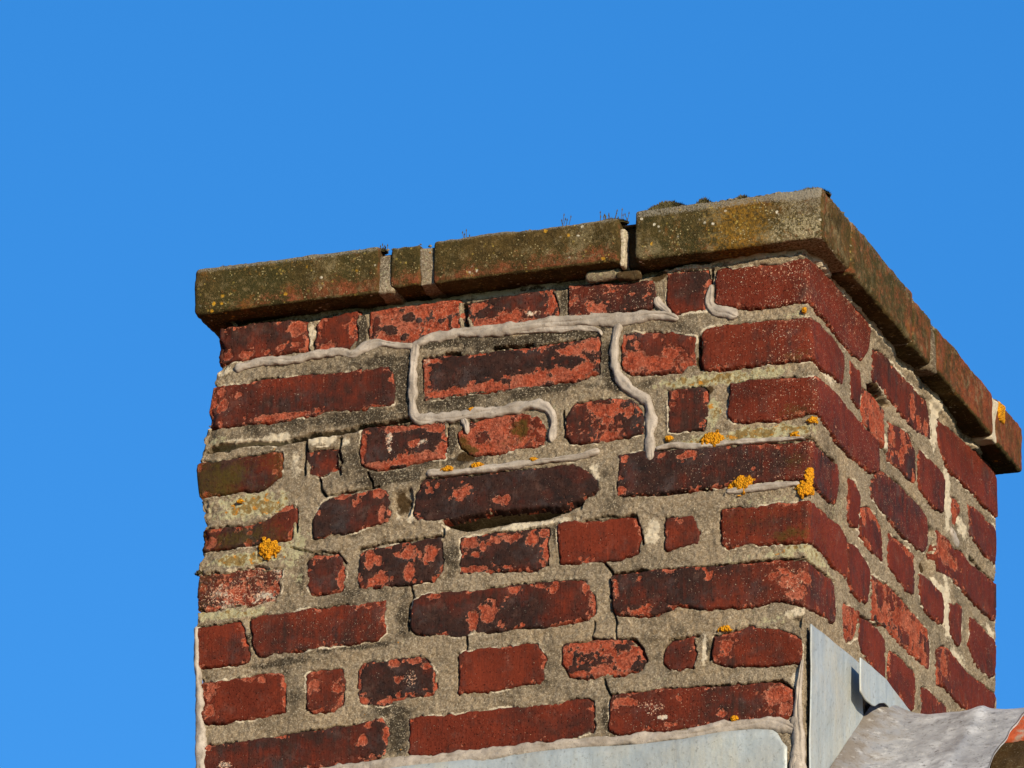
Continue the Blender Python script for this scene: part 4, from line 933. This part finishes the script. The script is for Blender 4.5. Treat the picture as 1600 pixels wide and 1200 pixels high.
moss_tuft(on_top(1043), .030, .010, .009, 900, 'dark moss cushion on the coping above the crusty yellow corner brick', 701)
moss_tuft(on_top(1100), .012, .008, .008, 350, 'small round moss cushion on the coping beside the larger dark one', 702)
moss_tuft(on_top(1160), .012, .008, .006, 300, 'low moss tuft on the coping over the orange-stained brick face', 703)
moss_tuft(on_top(957), .020, .009, .004, 500, 'reddish stalked moss on the coping at the widest joint', 704, 16, .014)
moss_tuft(on_top(885), .006, .006, .002, 80, 'sparse moss with tall thin stalks on the long coping brick', 705, 5, .018)
moss_tuft(on_top(740), .012, .006, .002, 80, 'few thin moss stalks on the coping beside the short brick', 706, 4, .014)
moss_tuft(on_top(598), .008, .006, .003, 120, 'tiny stalked moss at the first coping joint', 707, 5, .009)
moss_tuft(on_top(352), .008, .006, .004, 160, 'dry moss crumb on the greenest coping brick', 708)
moss_tuft((.012, .20, zt_s(.2)-.002), .010, .016, .007, 300, 'moss crumb on the side coping brick over the bare mortar bed', 709)
moss_tuft((.010, .40, zt_s(.38)-.002), .010, .03, .006, 500, 'long yellowish moss line on the coping above the short side brick', 710)
moss_tuft((.008, -.010, ZT+.007), .022, .016, .006, 700, 'grey moss crust on the coping corner', 711)
t, z = px_t([(304, 893)]); c = P(t, z, .004)[0]
moss_tuft((T0+float(xl_of(z[0]))+.003, .008, z[0]), .005, .005, .003, 90, 'wispy moss on the left wall edge beside the crumbling brick', 712, 6, .012)

# ------------------------------------------------------------------ the house below: roof, ridge, walls
house = empty('house', (0.6, .33, 0), 'gabled house with clay tiled roof carrying the chimney', 'house')
ZC, RR = 1.118+ZO, .15
X0, X1 = -2.2, 5.0
def slab(name, y_e, parent, mat, th=.05, dz=-.11):
    ys = [YR, y_e]; zs = [roof_z(YR)+dz, roof_z(y_e)+dz]
    V = [(X0, ys[0], zs[0]), (X1, ys[0], zs[0]), (X1, ys[1], zs[1]), (X0, ys[1], zs[1])]
    V += [(x, y, z-th) for x, y, z in V]
    return mesh_obj(name, V, [(0, 1, 2, 3), (7, 6, 5, 4), (0, 4, 5, 1), (1, 5, 6, 2), (2, 6, 7, 3), (3, 7, 4, 0)], mat, parent, smooth=False)
rf = slab('roof', -3.2, house, M['tile']); slab('roof', 3.86, house, M['tile'])
def wallbox(lo, hi):
    V = [(x, y, z) for z in (lo[2], hi[2]) for (x, y) in ((lo[0], lo[1]), (hi[0], lo[1]), (hi[0], hi[1]), (lo[0], hi[1]))]
    return mesh_obj('wall', V, [(3, 2, 1, 0), (4, 5, 6, 7), (0, 1, 5, 4), (1, 2, 6, 5), (2, 3, 7, 6), (3, 0, 4, 7)], M['render'], house, smooth=False)
ew = roof_z(-2.9)-.18
wallbox((X0+.2, -2.9, 0), (X1-.2, -2.7, ew)); wallbox((X0+.2, 3.36, 0), (X1-.2, 3.56, ew))
for xg in (X0+.2, X1-.4):
    V = []
    for x in (xg, xg+.2): V += [(x, -2.7, 0), (x, 3.36, 0), (x, 3.36, ew-.02), (x, YR, roof_z(YR)-.20), (x, -2.7, ew-.02)]
    mesh_obj('gable', V, [(0, 1, 2, 3, 4), (9, 8, 7, 6, 5)]+[(i, 5+i, 5+(i+1) % 5, (i+1) % 5) for i in range(5)], M['render'], house, smooth=False)
# ridge tiles (half round, bedded in mossy mortar) right of the stack
def ridge(x0, x1, r, seed):
    a = np.linspace(-1.0, 1.0, 40); xs = np.linspace(x0, x1, 50)
    Xg, A = np.meshgrid(xs, a); rr = r + (fbm(Xg, A*.15, .05, 3, seed)-.5)*.003
    O = np.stack([Xg, YR+np.sin(A)*rr, ZC+np.cos(A)*rr], -1); I = np.stack([Xg, YR+np.sin(A)*(rr-.014), ZC+np.cos(A)*(rr-.014)], -1)
    V = np.vstack([O.reshape(-1, 3), I.reshape(-1, 3)]); f = grid_faces(40, 50); k = 2000
    Fl = [tuple(q) for q in f[:, ::-1]]+[tuple(q+k) for q in f]
    lp = list(range(50))+[r_*50+49 for r_ in range(1, 40)]+[39*50+c for c in range(48, -1, -1)]+[r_*50 for r_ in range(38, 0, -1)]
    for i in range(len(lp)): a_, b_ = lp[i], lp[(i+1) % len(lp)]; Fl.append((a_, b_, b_+k, a_+k))
    return mesh_obj('ridge_tile', V, Fl, M['tile'], house)
for i in range(5): ridge(.03+i*.36, .03+i*.36+.385, .142-.006*(i % 2), 800+i)
for i in range(2): ridge(-1.16-i*.36, -1.16-i*.36+.385, .142-.006*(i % 2), 807+i)
for sgn in (-1, 1):                                        # bedding
    xs = np.linspace(.165, 1.8, 500); k_ = np.linspace(0, 1, 14); Xg, K = np.meshgrid(xs, k_)
    off = .108+.052*K
    y_ = YR+sgn*off; z_ = 1.198+ZO-.062*K**1.4 + (fbm(Xg, K*.05, .014, 4, 820)-.5)*.014
    V = np.stack([Xg, y_, z_], -1).reshape(-1, 3); f = grid_faces(14, 500)
    mesh_obj('ridge_bedding', V, f if sgn > 0 else f[:, ::-1], M['mortar'], house, np.tile([[.6, 0, .35, .75]], (len(V), 1)))
# pantiles
def pantile():
    nu, nv = 26, 12; u = np.linspace(0, 1, nu); v = np.linspace(0, 1, nv)
    U, Vv = np.meshgrid(u, v); wv = .020*np.sin((U*1.06-.18)*6.283)+.006
    Q = np.stack([(U-.5)*.235, -Vv*.36, wv+.014*Vv], -1); Bk = Q.copy(); Bk[..., 2] -= .012
    V = np.vstack([Q.reshape(-1, 3), Bk.reshape(-1, 3)]); f = grid_faces(nv, nu); k = nu*nv
    Fl = [tuple(q[::-1]) for q in f]+[tuple(q+k) for q in f]
    lp = list(range(nu))+[r_*nu+nu-1 for r_ in range(1, nv)]+[(nv-1)*nu+c for c in range(nu-2, -1, -1)]+[r_*nu for r_ in range(nv-2, 0, -1)]
    for i in range(len(lp)): a_, b_ = lp[i], lp[(i+1) % len(lp)]; Fl.append((a_, b_, b_+k, a_+k))
    o = mesh_obj('roof_tile', V, Fl, M['tile'], None, center=False); return o
pt0 = pantile(); sl_a = math.atan(.87)
def place_tile(o, x, q):
    y = YR-.135-q*math.cos(sl_a); o.parent = rf
    o.location = Vector((x, y, roof_z(y)-.050)) - house.location - rf.location; o.rotation_euler = (sl_a, 0, 0)
first = True
for row in range(4):
    for cix in range(-8, 5):
        if row == 0 and -6 < cix < 0: continue                # the stack stands here
        if first: o = pt0; first = False
        else: o = pt0.copy(); COL.objects.link(o)
        place_tile(o, .318+cix*.205, row*.30)
# lead saddle dressed over the ridge and up against the stack
xs = np.r_[np.linspace(.004, .05, 40), np.linspace(.052, .185, 70)]; ys = np.linspace(-.28, .72, 260)
Xg, Yg = np.meshgrid(xs, ys)
rp = np.where(np.abs(Yg-YR) < .656*RR, ZC+np.sqrt(np.clip(RR*RR-(Yg-YR)**2, 0, None)), ZC+.755*RR-(np.abs(Yg-YR)-.656*RR)*.87)
up = .034*np.exp(-((Xg)/.030)**1.5)*(1-.45*np.exp(-((Yg-YR)/.07)**2))
lump = .006*np.exp(-((Yg-.255)/.03)**2-((Xg-.006)/.02)**2)
edge_w = (fbm(Yg, Yg*0, .08, 3, 830)-.5)
Zg = rp + .004 + up + lump + (fbm(Xg, Yg, .06, 2, 831)-.5)*.005 + (fbm(Xg, Yg, .018, 3, 832)-.5)*.0022
fold = .0045*np.exp(-(np.maximum(Xg-.112-.02*np.sin(Yg*9), (.112+.02*np.sin(Yg*9)-Xg)*.45)/.007)**2); Zg = Zg+fold - .003*sstep(.12, .16, Xg)
Xe = Xg + np.where(Xg > .15, (Xg-.15)/.035*edge_w*.018, 0)
V = np.stack([Xe, Yg, Zg], -1).reshape(-1, 3); k = len(V); V = np.vstack([V, V-np.array([0, 0, .003])])
f = grid_faces(260, 110); Fl = np.vstack([f, (f+k)[:, ::-1]])
e = np.arange(260)*110+109; Fl = np.vstack([Fl, np.stack([e[:-1], e[1:], e[1:]+k, e[:-1]+k], -1)])
o = mesh_obj('lead_saddle', V, Fl, M['lead'], house); o['label'] = 'pale weathered lead sheet dressed over the ridge against the stack'
# ground
g = mesh_obj('ground', [(-600, -600, 0), (600, -600, 0), (600, 600, 0), (-600, 600, 0)], [(0, 1, 2, 3)], M['grass'], smooth=False); g['kind'] = 'structure'
